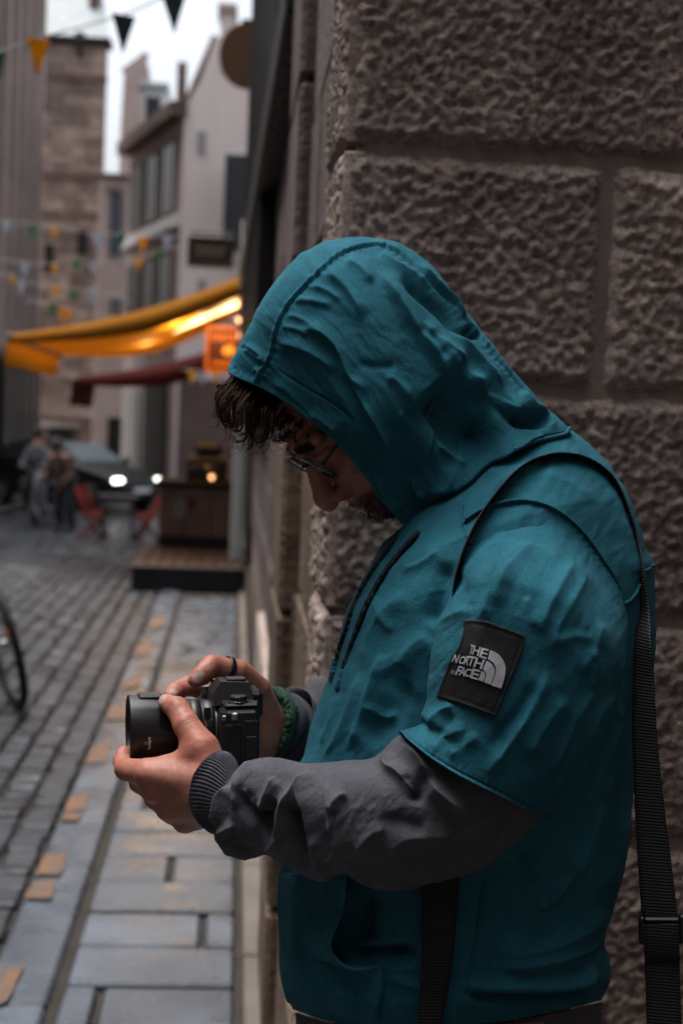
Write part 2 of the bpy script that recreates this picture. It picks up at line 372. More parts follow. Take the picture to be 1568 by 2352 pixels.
# ------------------------------------------------------------------ corner building (stone pier, pilaster, timber front)
def rough(o, u, v, n, w, h, res, amp, proud, seed, margin=.02, cell=16.0):
    "rock-faced block: a fine grid with a rounded edge and a hewn surface, skirts going back into the joint"
    nu, nv = max(3, int(w / res)), max(3, int(h / res)); a = np.linspace(0, w, nu); b = np.linspace(0, h, nv); A, B = np.meshgrid(a, b, indexing='ij')
    e = np.minimum(np.minimum(A, w - A), np.minimum(B, h - B)); P0 = np.stack([A, B, 0 * A + seed * 3.1], -1)
    ed = sstep(e + .006 * pnoise(P0 * 25), 0, margin)
    h1 = np.abs(fbm(P0 * cell * 2.8 + 3.7, 2, .6)); h2 = fbm(P0 * cell * 4.3 + 9, 2, .6); h3 = pnoise(P0 * 6)
    hgt = proud * ed + amp * (h3 * .5 + .6 * (.3 - h1) + 1.15 * h2) * (.15 + .85 * ed)
    o, u, v, n = [np.array(q, float) for q in (o, u, v, n)]
    eb = np.exp(-(e / .03) ** 2); ja, jb = .0045 * eb * pnoise(P0 * 22 + 7), .0045 * eb * pnoise(P0 * 22 + 19); chip = sstep(pnoise(P0 * 9 + 51), .25, .5) * np.exp(-(e / .022) ** 2); hgt = hgt - .010 * chip * (margin > .017)
    P = o + (A + ja)[..., None] * u + (B + jb)[..., None] * v + hgt[..., None] * n
    back = o + A[..., None] * u + B[..., None] * v - .03 * n
    V = [P.reshape(-1, 3)]; F = []
    i = np.arange(nu * nv).reshape(nu, nv); q = np.stack([i[:-1, :-1], i[1:, :-1], i[1:, 1:], i[:-1, 1:]], -1).reshape(-1, 4)
    flip = np.dot(np.cross(u, v), n) < 0
    if flip: q = q[:, ::-1]
    k = nu * nv
    loop = np.r_[i[:, 0], i[-1, 1:], i[-2::-1, -1], i[0, -2:0:-1]]
    V.append(back.reshape(-1, 3)[loop]); m = len(loop); bi = k + np.arange(m)
    s = np.stack([loop, bi, np.roll(bi, -1), np.roll(loop, -1)], -1)
    if flip: s = s[:, ::-1]
    tint = 1.0 + .55 * fbm(P0 * 70 + 31, 2) + .35 * pnoise(P0 * 14 + 5)
    return np.concatenate(V), np.concatenate([q, s]), np.r_[tint.ravel(), np.full(m, .8)]
def set_tint(o, t):
    ca = o.data.color_attributes.new('tint', 'FLOAT_COLOR', 'POINT'); t = np.clip(t, .3, 1.4)
    ca.data.foreach_set('color', np.stack([t, t, t, np.ones_like(t)], -1).astype(np.float32).ravel())
building = empty('corner_building', (.6, 2.6, 0), 'stone corner building with rock-faced granite blocks behind the hooded photographer', 'building')
b = MB(); b.box((.165, 2.199, -.06), (3.2, 3.95, 9)); b.box((.175, 3.94, -.06), (3.2, 20, 6.6)); b.build('wall_core', M_mortar, building)
zs = [1.92 - .3575 * i for i in range(-3, 6)]; zs = sorted(zs); zs[0] = -.05
cuts = {0: [.42], 1: [.80], 2: [.44], 3: [.92], 4: [.560], 5: [.88], 6: [.5]}
JW = .0065
for i in range(len(zs) - 1):
    xs_ = [.152] + cuts.get(i, [.7]) + [1.5]
    for j in range(len(xs_) - 1):
        x0, x1 = xs_[j] + (JW if j else 0), xs_[j + 1] - JW
        if x0 > 1.1: continue
        z0, z1 = zs[i] + JW, zs[i + 1] - JW
        vis = zs[i + 1] > .2
        v, f, t = rough((x0, 2.20, z0), (1, 0, 0), (0, 0, 1), (0, -1, 0), x1 - x0, z1 - z0, .0042 if vis else .012, .0078, .011, i * 7 + j + 1)
        o = mesh('stone', v, f, M_stone, building); set_tint(o, t)
    # dressed corner margin and return
    v, f, t = rough((.150, 2.52, zs[i] + .006), (0, -1, 0), (0, 0, 1), (-1, 0, 0), .325, zs[i + 1] - zs[i] - .012, .005, .010, .008, i * 5 + 60, .015, 22)
    o = mesh('return_stone', v, f, M_stone, building); set_tint(o, t * 1.15)
# pilaster
R4 = random.Random(2); z = -.05; i = 0
while z < 5.5:
    h = R4.uniform(.32, .40); ys = [2.53, R4.uniform(2.9, 3.5), 3.94]
    for j in range(2):
        v, f = boxvf((.145 + R4.uniform(-.004, .010), ys[j] + .004, z + .004), (.30, ys[j + 1] - .004, z + h - .004), .008); mesh('pilaster_stone', v, f, M_pil if z < 1.6 else M_pur, building, False)
    z += h
z = -.05
while z < 5.4:
    h = R4.uniform(.30, .42); v, f = boxvf((.112 + R4.uniform(-.003, .004), 3.30, z + .005), (.25, 3.93, z + h - .005), .012); mesh('pilaster_stone', v, f, M_pil if z < 1.6 else M_pur, building, False); z += h
z = .60
while z < 2.55:
    h = min(R4.uniform(.28, .36), 2.6 - z); y = 3.95
    while y < (12.4 if z < 1.2 else 7.0):
        L = R4.uniform(.5, .9); v, f = boxvf((.158 + R4.uniform(-.003, .003), y + .005, z + .005), (.3, y + L - .005, z + h - .005), .008); mesh('ashlar_stone', v, f, M_pur, building, False); y += L
    z += h
y = 3.96
while y < 7.0:
    L = .75; v, f = boxvf((.132, y + .004, -.05), (.3, min(y + L, 7.05) - .004, .545), .012); mesh('plinth_stone', v, f, M_pale, building, False); y += L
v, f = boxvf((.118, 7.1, -.05), (.3, 12.4, .22), .01); mesh('low_plinth', v, f, M_dark, building, False)
y = 4.0
while y < 12.4:
    v, f = boxvf((.112 - .0145 * (y - 4) + R4.uniform(0, .006), y + .003, 2.6 if y < 7 else 1.45), (.26, y + .165, 6.5), .004); mesh('timber_board', v, f, M_dark, building, False); y += .17
v, f = boxvf((.090, 3.99, 2.62), (.25, 12.4, 2.80), .01); v = v.copy(); v[:, 0] -= .0145 * (v[:, 1] - 4); mesh('timber_fascia', v, f, M_dark, building, False)
v, f = boxvf((.135, 12.5, -.05), (.3, 20, 6.55), .01); mesh('far_front', v, f, M_dark, building, False)
# pale post at the terrace
pt = empty('terrace_post', (.03, 13.2, 0), 'tall pale painted post at the corner of the cafe terrace', 'post')
v, f = boxvf((-.025, 13.14, .0), (.085, 13.26, 3.3), .012); mesh('shaft', v, f, M_white, pt, False)
v, f = boxvf((-.045, 13.12, .0), (.105, 13.28, .10), .01); mesh('foot', v, f, M_white, pt, False)

# ------------------------------------------------------------------ far buildings
def wallq(pts, thick, m, name, parent):
    "a wall from a vertical outline (world points, counter-clockwise as seen) given thickness away from the camera"
    p = np.array(pts, float); n = np.cross(p[1] - p[0], p[2] - p[0]); n /= np.linalg.norm(n)
    if n[1] < 0: n = -n
    q = p + n * thick; k = len(p)
    f = [tuple(range(k)), tuple(range(2 * k - 1, k - 1, -1))] + [(i, k + i, k + (i + 1) % k, (i + 1) % k) for i in range(k)]
    return mesh(name, np.vstack([p, q]), f, m, parent, False)
def window(parent, a, b, z0, z1, m=None, out=.03, name='window', bars=1):
    "window in a vertical wall between ground points a and b (2-D)"
    a = np.array(a, float); b = np.array(b, float); d = (b - a) / np.linalg.norm(b - a); n = np.array([d[1], -d[0]])
    if n[1] > 0: n = -n
    def P(s, z, o): q = a + (b - a) * s + n * o; return (q[0], q[1], z)
    def slab(s0, s1, za, zb, o0, o1): return [P(s0, za, o0), P(s1, za, o0), P(s1, zb, o0), P(s0, zb, o0), P(s0, za, o1), P(s1, za, o1), P(s1, zb, o1), P(s0, zb, o1)]
    F = [(0, 3, 2, 1), (4, 5, 6, 7), (0, 1, 5, 4), (1, 2, 6, 5), (2, 3, 7, 6), (3, 0, 4, 7)]
    w = np.linalg.norm(b - a); e = .06 / w; mb = MB()
    for q in ((0, e, z0, z1), (1 - e, 1, z0, z1), (e, 1 - e, z0, z0 + .06), (e, 1 - e, z1 - .06, z1)): mb.add(slab(*q, out, -.02), F)
    for i in range(bars): s = (i + 1) / (bars + 1); mb.add(slab(s - e / 2, s + e / 2, z0 + .06, z1 - .06, out - .004, -.02), F)
    fo = mb.build(name, m or M_frame, parent)
    mesh('pane', slab(e, 1 - e, z0 + .06, z1 - .06, out - .02, -.02), F, M_glass, fo, False)
    return fo
D1 = 32.0; KS = 1.6
gp = [Pd(425, 250, D1), Pd(461, 185, D1), Pd(480, 131, D1), Pd(497, 82, D1), Pd(527, 146, D1), Pd(573, 204, D1), Pd(640, 300, D1)]
c1 = Pd(425, 250, D1); c2 = Pd(300, 345, 37.1); zE = .5 * (c1[2] + c2[2])
gh = empty('gabled_house', (c1[0], c1[1], 0), 'cream rendered house with steep gable and chimney rising behind the black hanging sign', 'house')
base = [(gp[-1][0], gp[0][1], -.05), (c1[0], c1[1], -.05)]
out = [(c1[0], c1[1], -.05)] + [(p[0], c1[1], p[2]) for p in gp] + [(gp[-1][0], c1[1], -.05)]
wallq(out, .4, M_render, 'gable_wall', gh)
A1, A2 = c1[:2] + np.array([-.02, .0]), c2[:2]
wallq([(A1[0], A1[1], -.05), (A2[0], A2[1], -.05), (A2[0], A2[1], zE), (A1[0], A1[1], zE)], .4, M_far, 'street_wall', gh)
dv = (A2 - A1) / np.linalg.norm(A2 - A1); nv_ = np.array([-dv[1], dv[0]]); nv_ = nv_ if nv_[0] < 0 else -nv_
def fb(s0, s1, z0, z1, o, name, m):
    p = [A1 + (A2 - A1) * s + nv_ * k for s in (s0, s1) for k in (-.05, o)]
    v = [(q[0], q[1], z) for z in (z0, z1) for q in (p[0], p[2], p[3], p[1])]
    return mesh(name, v, [(3, 2, 1, 0), (4, 5, 6, 7), (0, 1, 5, 4), (1, 2, 6, 5), (2, 3, 7, 6), (3, 0, 4, 7)], m, gh, False)
fb(-.02, 1.02, zE - .16, zE + .16, .34, 'cornice', M_brown); fb(0, 1, zE - 2.6, zE - 2.34, .16, 'string_course', M_white)
for s0 in (.08, .38, .68):
    window(gh, A1 + (A2 - A1) * s0 + nv_ * .01, A1 + (A2 - A1) * (s0 + .22) + nv_ * .01, zE - 2.24, zE - .56, M_brown, .08)
    window(gh, A1 + (A2 - A1) * s0 + nv_ * .01, A1 + (A2 - A1) * (s0 + .22) + nv_ * .01, zE - 5.1, zE - 3.1, M_brown, .08)
v, f = boxvf((c1[0] + .1, c1[1] - .12, -.55), (gp[-1][0], c1[1] - .01, 2.35), .03); mesh('gable_shade_panel', v, f, M_brown, gh, False)  # dark panel added to stand in for shade on the gable's ground floor
fb(.1, .5, .05, 2.2, .06, 'shop_door', M_dark); fb(.62, .9, .05, 2.1, .06, 'shop_window', M_frame)
# roof of the street wing: slate slope going up and back, dormer
rz = zE + 2.5; back = nv_ * -2.4
rp = [(A1[0], A1[1] + .45, zE + .1), (A2[0], A2[1], zE + .1), (A2[0] + back[0], A2[1] + back[1] + .2, rz), (A1[0] + back[0], A1[1] + .45 + back[1], rz)]
wallq(rp, .12, M_slate, 'roof', gh)
dm = A1 + (A2 - A1) * .72 - nv_ * .2
v, f = boxvf((dm[0] - .26, dm[1] - .3, zE), (dm[0] + .32, dm[1] + .8, zE + 1.2), .02); do = mesh('dormer', v, f, M_white, gh, False)
v, f = boxvf((dm[0] - .33, dm[1] - .4, zE + 1.19), (dm[0] + .4, dm[1] + .8, zE + 1.36), .02); mesh('dormer_roof', v, f, M_slate, do, False)
v, f = boxvf((dm[0] - .16, dm[1] - .32, zE + .3), (dm[0] + .2, dm[1] - .28, zE + 1.0), 0); mesh('dormer_pane', v, f, M_glass, do, False)
k1 = Pd(406, 205, D1 + 1.5); k2 = Pd(428, 168, D1 + 1.5); v, f = boxvf((k1[0], k1[1], k1[2] - .6), (k2[0], k1[1] + .6, k2[2]), .03); ko = mesh('chimney', v, f, M_brown, gh, False)
for kx in (.25, .7):
    v, f = tubevf([(k1[0] + (k2[0] - k1[0]) * kx, k1[1] + .3, k2[2]), (k1[0] + (k2[0] - k1[0]) * kx, k1[1] + .3, k2[2] + .32)], .07, 8); mesh('chimney_pot', v, f, M_brown, ko)
for (xa, xb, ya, yb) in ((452, 474, 300, 350), (452, 474, 640, 700)):
    p0 = Pd(xa, yb, D1); p1 = Pd(xb, ya, D1); window(gh, (p0[0], c1[1] - .01), (p1[0], c1[1] - .01), p0[2], p1[2], M_frame, .04)
ch = Pd(515, 110, D1); ch2 = Pd(524, 12, D1)
v, f = boxvf((ch[0] - .10, ch[1] - .08, ch[2] - .5), (ch[0] + .2, ch[1] + .8, ch2[2] - .2), .02); co = mesh('chimney', v, f, M_render, gh, False)
v, f = boxvf((ch[0] - .17, ch[1] - .16, ch2[2] - .2), (ch[0] + .27, ch[1] + .9, ch2[2]), .02); mesh('chimney_cap', v, f, M_tan, co, False)
for (px, py, px2, py2) in ((425, 252, 497, 84), (573, 206, 500, 90)):
    a = Pd(px, py, D1); b2 = Pd(px2, py2, D1); v, f = tubevf([a + np.array([0, .18, .03]), b2 + np.array([0, .18, .03])], .12, 6); mesh('verge_stone', v, f, M_brown, gh, False)
# dark oriel at the right of the gable
w0 = Pd(518, 350, 30.8); w1 = Pd(600, 570, 30.8)
orl = empty('dark_oriel', (w0[0], 31.0, w1[2]), 'dark boxed shop window jutting beside the cream gable above the black sign', 'bay window')
v, f = boxvf((w0[0], w0[1], w1[2]), (w1[0], w0[1] + .9, w0[2]), .03); mesh('casing', v, f, M_blackp, orl, False)
v, f = boxvf((w0[0] + .06, w0[1] - .02, w1[2] + .2), (w0[0] + .26, w0[1] - .001, w0[2] - .2), 0); mesh('pane', v, f, M_glass, orl, False)
# tall gable wall further back
q = [Pd(272, 470, 43), Pd(340, 470, 43), Pd(340, 190, 43), Pd(334, 124, 43), Pd(287, 166, 43), Pd(278, 300, 43)]
tg = empty('tall_gable', (q[0][0], q[0][1], 0), 'narrow pinkish gable end with slanting top rising against the sky', 'house')
qq = [(p[0], q[0][1], p[2]) for p in q]; qq[0] = (q[0][0], q[0][1], -.05); qq[1] = (q[1][0], q[0][1], -.05)
wallq(qq, 2.5, M_tan, 'wall', tg)
a, b2 = np.array(qq[4]), np.array(qq[3]); v, f = tubevf([a + np.array([-.05, .3, 0]), b2 + np.array([.05, .3, 0])], .11, 6); mesh('coping', v, f, M_brown, tg, False)
# tower house at the end of the street
DT = 46.0; tr = Pd(247, 92, DT); tb = Pd(60, 92, DT)
tw = empty('tower_house', (tr[0] - .9, tr[1], 0), 'tall rubble stone tower house with slate roof at the end of the street', 'building')
zt = tr[2]; TX0, TX1, TY = tr[0] - 4.5, tr[0], tr[1]
v, f = boxvf((TX0, TY + .03, -.05), (TX1 - .02, TY + .5, zt), .03); mesh('wall_core', v, f, M_mortar, tw, False)
R5 = random.Random(31); z = 0.0
pieces = []
while z < zt - .25:
    h = min(R5.uniform(.24, .38), zt - .22 - z); x = TX1
    while x > TX1 - 2.7:
        w = R5.uniform(.34, .75); pieces.append(boxvf((max(x - w, TX0) + .008, TY - R5.uniform(0, .02), z + .008), (x - .008, TY + .06, z + h - .008), .012)); x -= w
    z += h
for v, f in pieces[:300]: mesh('rubble_stone', v, f, M_rubble, tw, False)
mb = MB()
for v, f in pieces[300:]: mb.add(v, f)
if mb.v: mb.build('rubble_stones', M_rubble, tw, kind='stuff')
for yy, hh in ((178, .22), (402, .25)):
    zz = Pd(160, yy, DT)[2]; v, f = boxvf((TX0, TY - .09, zz - hh / 2), (TX1 + .05, TY + .1, zz + hh / 2), .02); mesh('string_course', v, f, M_brown, tw, False)
v, f = boxvf((TX0, TY - .22, zt - .2), (TX1 + .14, TY + .6, zt + .02), .03); mesh('eaves', v, f, M_dark, tw, False)
rp = [(TX0, TY - .2, zt + .03), (TX1 + .1, TY - .2, zt + .03), (TX1 - .8, TY + 2.8, zt + 3.7), (TX0, TY + 2.8, zt + 3.7)]
wallq(rp, .12, M_slate, 'roof', tw)
hp = Pd(186, 100, DT); v, f = boxvf((hp[0] - .16, TY - .3, hp[2] - .08), (hp[0] + .16, TY - .03, hp[2] + .3), .03); mesh('rain_hopper', v, f, M_blackp, tw, False)
v, f = tubevf([(hp[0], TY - .12, hp[2]), (hp[0], TY - .12, hp[2] - .5)], .08, 8); mesh('rain_pipe', v, f, M_blackp, tw)
chp = Pd(214, 10, DT); v, f = boxvf((chp[0] - .2, TY + .7, zt), (chp[0] + .12, TY + 1.4, zt + 2.5), .02); mesh('chimney', v, f, M_brown, tw, False)
for (xa, xb, ya, yb) in ((175, 200, 520, 580), (100, 122, 560, 620)):
    p0 = Pd(xa, yb, DT); p1 = Pd(xb, ya, DT); window(tw, (p0[0], TY - .03), (p1[0], TY - .03), p0[2], p1[2], M_dark, .05)
p0 = Pd(104, 1022, DT); p1 = Pd(165, 982, DT); window(tw, (p0[0], TY - .04), (p1[0], TY - .04), -.5, p1[2], M_dark, .06)
p0 = Pd(92, 980, DT); p1 = Pd(182, 962, DT); v, f = boxvf((p0[0], TY - .12, p0[2]), (p1[0], TY + .05, p1[2]), .02); mesh('lintel', v, f, M_white, tw, False)
p0 = Pd(90, 955, DT); p1 = Pd(215, 925, DT)
aw = empty('grey_canopy', (.5 * (p0[0] + p1[0]), TY - .4, p0[2]), 'dull slate grey shop canopy over the doorway of the tower house', 'awning')
wallq([(p0[0], TY - .9, p0[2]), (p1[0], TY - .9, p0[2]), (p1[0], TY - .05, p1[2] + .1), (p0[0], TY - .05, p1[2] + .1)], .03, M_brown, 'cover', aw)
v, f = boxvf((p0[0], TY - .92, p0[2] - .16), (p1[0], TY - .89, p0[2] + .01), 0); mesh('valance', v, f, M_brown, aw, False)
# narrow house between tower and gabled house
DN = 42.0; p0 = Pd(228, 405, DN); p1 = Pd(306, 405, DN)
nh = empty('narrow_house', (p0[0], p0[1], 0), 'narrow pale house squeezed between the stone tower and the gabled house', 'house')
v, f = boxvf((p0[0] + .02, p0[1], -.05), (p1[0] + .3, p0[1] + 1.5, p0[2]), .03); mesh('wall', v, f, M_far, nh, False)
v, f = boxvf((p0[0] - .03, p0[1] - .14, p0[2]), (p1[0] + .3, p0[1] + 1.6, p0[2] + .10), .03); mesh('eaves', v, f, M_brown, nh, False)
for (xa, xb, ya, yb, mm) in ((246, 284, 440, 590, M_pipe), (244, 282, 680, 780, M_frame), (240, 285, 960, 1090, M_dark)):
    a = Pd(xa, yb, DN); b2 = Pd(xb, ya, DN); window(nh, (a[0], p0[1] - .01), (b2[0], p0[1] - .01), a[2], b2[2], mm, .05)
a = Pd(262, 440, DN); v, f = boxvf((a[0] - .2, a[1] - .08, a[2]), (a[0] + .2, a[1] + .02, a[2] + .1), .02); mesh('lintel', v, f, M_brown, nh, False)
# left-hand row
lb = empty('left_row_house', (-5.2, 33, -.55), 'tan stone house with tall pilasters and grey downpipe along the left edge', 'house')
v, f = boxvf((-12, 26, -.6), (-5.35, 37.2, 13.0), .03); mesh('wall', v, f, M_left, lb, False)
for yy in (31.6, 32.9, 34.2, 35.5, 36.75):
    v, f = boxvf((-5.4, yy, -.5), (-5.17, yy + .40, 12.8), .02); mesh('pilaster', v, f, M_far, lb, False)
for yy in (32.08, 33.38, 34.68, 35.98):
    for z0 in (-.2, 3.4, 6.6, 9.6):
        v, f = boxvf((-5.38, yy, z0), (-5.28, yy + .72, z0 + 2.2), .015); wo_ = mesh('window', v, f, M_brown, lb, False)
        v, f = boxvf((-5.29, yy + .08, z0 + .08), (-5.268, yy + .64, z0 + 2.1), 0); mesh('pane', v, f, M_glass, wo_, False)
v, f = boxvf((-5.4, 26, 2.7), (-5.1, 37.2, 2.95), .03); mesh('string_course', v, f, M_left, lb, False)
v, f = boxvf((-5.4, 26, 12.7), (-4.95, 37.3, 13.1), .03); mesh('cornice', v, f, M_brown, lb, False)
v, f = boxvf((-5.30, 31.2, -.55), (-5.05, 37.1, 2.6), .03); mesh('shopfront', v, f, M_dark, lb, False)
for yy in (31.5, 32.6, 33.7, 34.8, 35.9):
    v, f = boxvf((-5.06, yy, -.5), (-5.02, yy + .5, 2.3), .01); mesh('shop_pane', v, f, M_glass, lb, False)
pa = Pd(76, 120, 37.4); pb = Pd(60, 700, 37.4)
v, f = tubevf([(pa[0], pa[1], 12.7), (pb[0], pb[1], -.5)], .17, 10); mesh('downpipe', v, f, M_pipe, lb)
nl = empty('unseen_left_house', (-5.2, 0, 0), 'unseen dark house added along the near left side to block low sky light', 'house')  # unseen house, extended to keep low sky light off the figure
v, f = boxvf((-12, -14, -.6), (-5.3, 12.9, 10.5), .03); mesh('wall', v, f, M_near, nl, False); v, f = boxvf((-5.4, -14, 10.2), (-5.0, 12.9, 10.6), .03); mesh('cornice', v, f, M_brown, nl, False)
for yy in (1.2, 3.4, 5.6, 7.8, 10.0):
    for z0 in (.7, 3.6, 6.6):
        v, f = boxvf((-5.34, yy, z0), (-5.27, yy + 1.05, z0 + 1.75), .015); wo_ = mesh('window', v, f, M_frame, nl, False)
        for q in (0, 1):
            v, f = boxvf((-5.28, yy + .07 + .48 * q, z0 + .07), (-5.262, yy + .50 + .48 * q, z0 + 1.68), 0); mesh('pane', v, f, M_glass, wo_, False)
        v, f = boxvf((-5.36, yy - .08, z0 - .12), (-5.20, yy + 1.13, z0 - .01), .015); mesh('sill', v, f, M_border, nl, False)
# unseen row added behind the camera to close the lane and block sky light
bh = empty('unseen_rear_house', (-2, -9, 0), 'plain unseen house added behind the photographer to shade the lane', 'house')
v, f = boxvf((-5.2, -14, -.05), (9, -5.0, 10), .03); mesh('wall', v, f, M_near, bh, False); v, f = boxvf((1.9, -4.98, -.05), (9, 2.14, 9), .03); mesh('shading_wing', v, f, M_near, bh, False); v, f = boxvf((-5.2, -5.05, 9.7), (9, -4.7, 10.1), .03); mesh('cornice', v, f, M_brown, bh, False)  # unseen wing added to darken the figure's right side and back
# ------------------------------------------------------------------ cafe terrace
dk = empty('terrace_deck', (-.4, 12.3, 0), 'low brown wooden cafe deck with black edge standing over the pavement', 'deck')
v, f = boxvf((-.86, 12.28, -.02), (.10, 14.6, .17), .01); mesh('skirting', v, f, M_blackp, dk, False)
for i in range(8):
    v, f = boxvf((-.875 + .122 * i, 12.26, .172), (-.875 + .122 * i + .115, 14.6, .20), .006); mesh('plank', v, f, M_deck, dk, False)
ct = empty('serving_counter', (-.35, 14.2, .2), 'brown panelled serving counter on the cafe deck', 'counter')
v, f = boxvf((-.74, 14.12, .20), (.03, 14.7, .30), .01); mesh('plinth', v, f, M_blackp, ct, False)
for i in range(3):
    v, f = boxvf((-.74 + .257 * i, 14.10, .30), (-.74 + .257 * i + .252, 14.68, .80), .01); mesh('panel', v, f, M_counter, ct, False)
v, f = boxvf((-.77, 14.06, .80), (.05, 14.75, .86), .012); mesh('worktop', v, f, M_dark, ct, False)
a = Pd(415, 1165, 14.08); v, f = boxvf((a[0] - .05, 14.088, a[2] - .1), (a[0] + .05, 14.10, a[2] + .06), 0); mesh('notice', v, f, M_pipe, ct, False)
a = Pd(440, 1155, 14.08); v, f = boxvf((a[0] - .035, 14.087, a[2] - .06), (a[0] + .04, 14.099, a[2] + .05), 0); mesh('notice', v, f, M_maroon, ct, False)
mc = empty('counter_machine', (-.2, 14.4, .86), 'dark hulking machine with pale glasses beside it on the serving counter', 'machine')
mb = MB(); v, f = boxvf((-.50, 14.25, .86), (-.06, 14.6, 1.10), .03); mesh('body', v, f, M_blackp, mc, False)
v, f = boxvf((-.42, 14.28, 1.10), (-.14, 14.55, 1.24), .04); mesh('hopper', v, f, M_blackp, mc, False)
v, f = tubevf([(-.44, 14.24, 1.0), (-.12, 14.24, 1.0)], .012, 6); mesh('rail', v, f, M_metal, mc)
jg = empty('glass_jug', (-.04, 14.3, .86), 'pale glass jug at the right end of the serving counter', 'jug')
v, f = lathevf([(0, 0), (0, .05), (.02, .055), (.16, .045), (.20, .05), (.20, .04), (.02, .04), (.02, 0)], 14); v = np.array(v)[:, [1, 2, 0]] + np.array([-.04, 14.3, .86]); mesh('body', v, f, M_frame, jg)
v, f = tubevf(spl([(.01, 14.3, 1.02), (.05, 14.3, 1.0), (.05, 14.3, .93), (.01, 14.3, .91)], 8), .007, 6); mesh('handle', v, f, M_frame, jg)

# yellow awning over the terrace, lit from below
aw = empty('yellow_awning', (.1, 14.5, 2.6), 'yellow canvas cafe awning lit from below by a warm lamp', 'awning')
YN, YF = 13.0, 16.8
mN = Py(560, 622, YN); cN = Py(22, 772, YN); zM, zC, XM, XC = mN[2], cN[2], .13, cN[0]
def awning(parent, XM, XC, zM, zC, YN, YF, m, vh, nm='canvas', fl=1.0):
    n = 24; k = 14; P = []
    for i in range(n + 1):
        for j in range(k + 1):
            u = i / n; w = j / k; z = zM + (zC - zM) * u - (.09 + .16 * w) * math.sin(math.pi * u) - .015 * math.sin(w * 9 * math.pi) * u
            P.append((XM + (XC - XM) * u, YN + (YF - YN) * w, z))
    F = [(i * (k + 1) + j, (i + 1) * (k + 1) + j, (i + 1) * (k + 1) + j + 1, i * (k + 1) + j + 1) for i in range(n) for j in range(k)]
    o = mesh(nm, P, F, m, parent); md = o.modifiers.new('thickness', 'SOLIDIFY'); md.thickness = .012
    V = []; 
    for j in range(41):
        w = j / 40; V += [(XC - .005, YN + (YF - YN) * w, zC + .015), (XC - .03 - .02 * math.sin(w * 40), YN + (YF - YN) * w, zC - vh - .03 * abs(math.sin(w * 8 * math.pi)))]
    o2 = mesh('valance', V, [(2 * j, 2 * j + 1, 2 * j + 3, 2 * j + 2) for j in range(40)], m, parent); md = o2.modifiers.new('thickness', 'SOLIDIFY'); md.thickness = .01
    V = []
    for i in range(25):
        u = i / 24; x = XM + (XC - XM) * u; z = zM + (zC - zM) * u - .09 * math.sin(math.pi * u); V += [(x, YN - .004, z + .012), (x, YN - .02, z - fl * float(np.interp(u, [0, .45, 1], [.15, .20, .06])))]
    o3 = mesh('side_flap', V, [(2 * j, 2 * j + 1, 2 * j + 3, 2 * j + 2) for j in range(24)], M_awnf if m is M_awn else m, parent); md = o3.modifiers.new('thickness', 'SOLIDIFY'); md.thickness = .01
    v, f = tubevf([(XC + .01, YN - .05, zC), (XC + .01, YF + .05, zC)], .03, 8); mesh('front_bar', v, f, M_frame, parent)
    for yy in (YN + .15,):
        v, f = tubevf([(XM, yy, zM - .10), ((XM + XC) / 2, yy + .1, (zM + zC) / 2 - .11), (XC + .02, yy, zC - .02)], .022, 6); mesh('folding_arm', v, f, M_frame, parent)
    v, f = boxvf((XM - .05, YN - .05, zM - .06), (XM + .12, YF + .05, zM + .12), .03); mesh('cassette', v, f, M_frame, parent, False)
awning(aw, XM, XC, zM, zC, YN, YF, M_awn, .24)
la = Py(345, 782, 16.3); lb_ = Py(556, 694, 13.6)
tl = empty('lamp_strip', tuple((la + lb_) / 2), 'long glowing warm lamp strip under the yellow awning', 'lamp')
v, f = tubevf([la, lb_], .030, 8); mesh('tube', v, f, M_tube, tl)
v, f = tubevf([la + np.array([0, 0, .05]), lb_ + np.array([0, 0, .05])], .022, 6); mesh('housing', v, f, M_frame, tl)
for k_ in (.12, .5, .88):
    pl = bpy.data.lights.new('lamp_strip_light', 'POINT'); pl.energy = 8; pl.color = (1.0, .68, .30); pl.shadow_soft_size = .12; po_ = bpy.data.objects.new('lamp_strip_light', pl); COL.objects.link(po_); po_.parent = tl; po_.location = tuple(la + (lb_ - la) * k_ + np.array([-.12, -.25, -.10]) - _org(tl))
v, f = tubevf([lb_ + np.array([0, 0, .05]), (.14, lb_[1], lb_[2] + .12)], .012, 6); mesh('bracket', v, f, M_frame, tl)
ra = empty('red_awning', (.1, 20, 2.4), 'dark red canvas awning beyond the yellow one', 'awning')
r1 = Py(170, 868, 19.0); r2 = Py(500, 782, 19.0)
awning(ra, .10, r1[0], Py(520, 775, 19.0)[2], r1[2], 19.0, 22.0, M_red, .34, fl=1.5)

# lit orange sign, black sign
def hang_sign(name, px, D, label, cat, m, fr, arm=True):
    x0, y0, x1, y1 = px; a = Pd(x0, y1, D); b = Pd(x1, y0, D); s = empty(name, ((a[0] + b[0]) / 2, a[1], a[2]), label, cat)
    v, f = boxvf((a[0], a[1], a[2]), (b[0], a[1] + .08, b[2]), .02); mesh('panel', v, f, m, s, False)
    t = .035
    mbf = MB()
    for q in (((a[0] - t, a[2] - t), (b[0] + t, a[2])), ((a[0] - t, b[2]), (b[0] + t, b[2] + t)), ((a[0] - t, a[2] + .001), (a[0], b[2] - .001)), ((b[0], a[2] + .001), (b[0] + t, b[2] - .001))):
        mbf.box((q[0][0], a[1] - .012, q[0][1]), (q[1][0], a[1] + .09, q[1][1]), .008)
    mbf.build('frame', fr, s)
    if arm:
        v, f = tubevf([(a[0], a[1] + .04, b[2] + .08), (.2, a[1] + .04, b[2] + .08)], .018, 6); mesh('arm', v, f, M_blackp, s)
    return s, a, b
osn, a, b = hang_sign('orange_sign', (478, 760, 562, 846), 14.0, 'glowing orange shop sign hanging beside the hood of the photographer', 'sign', M_maroon, M_osign)
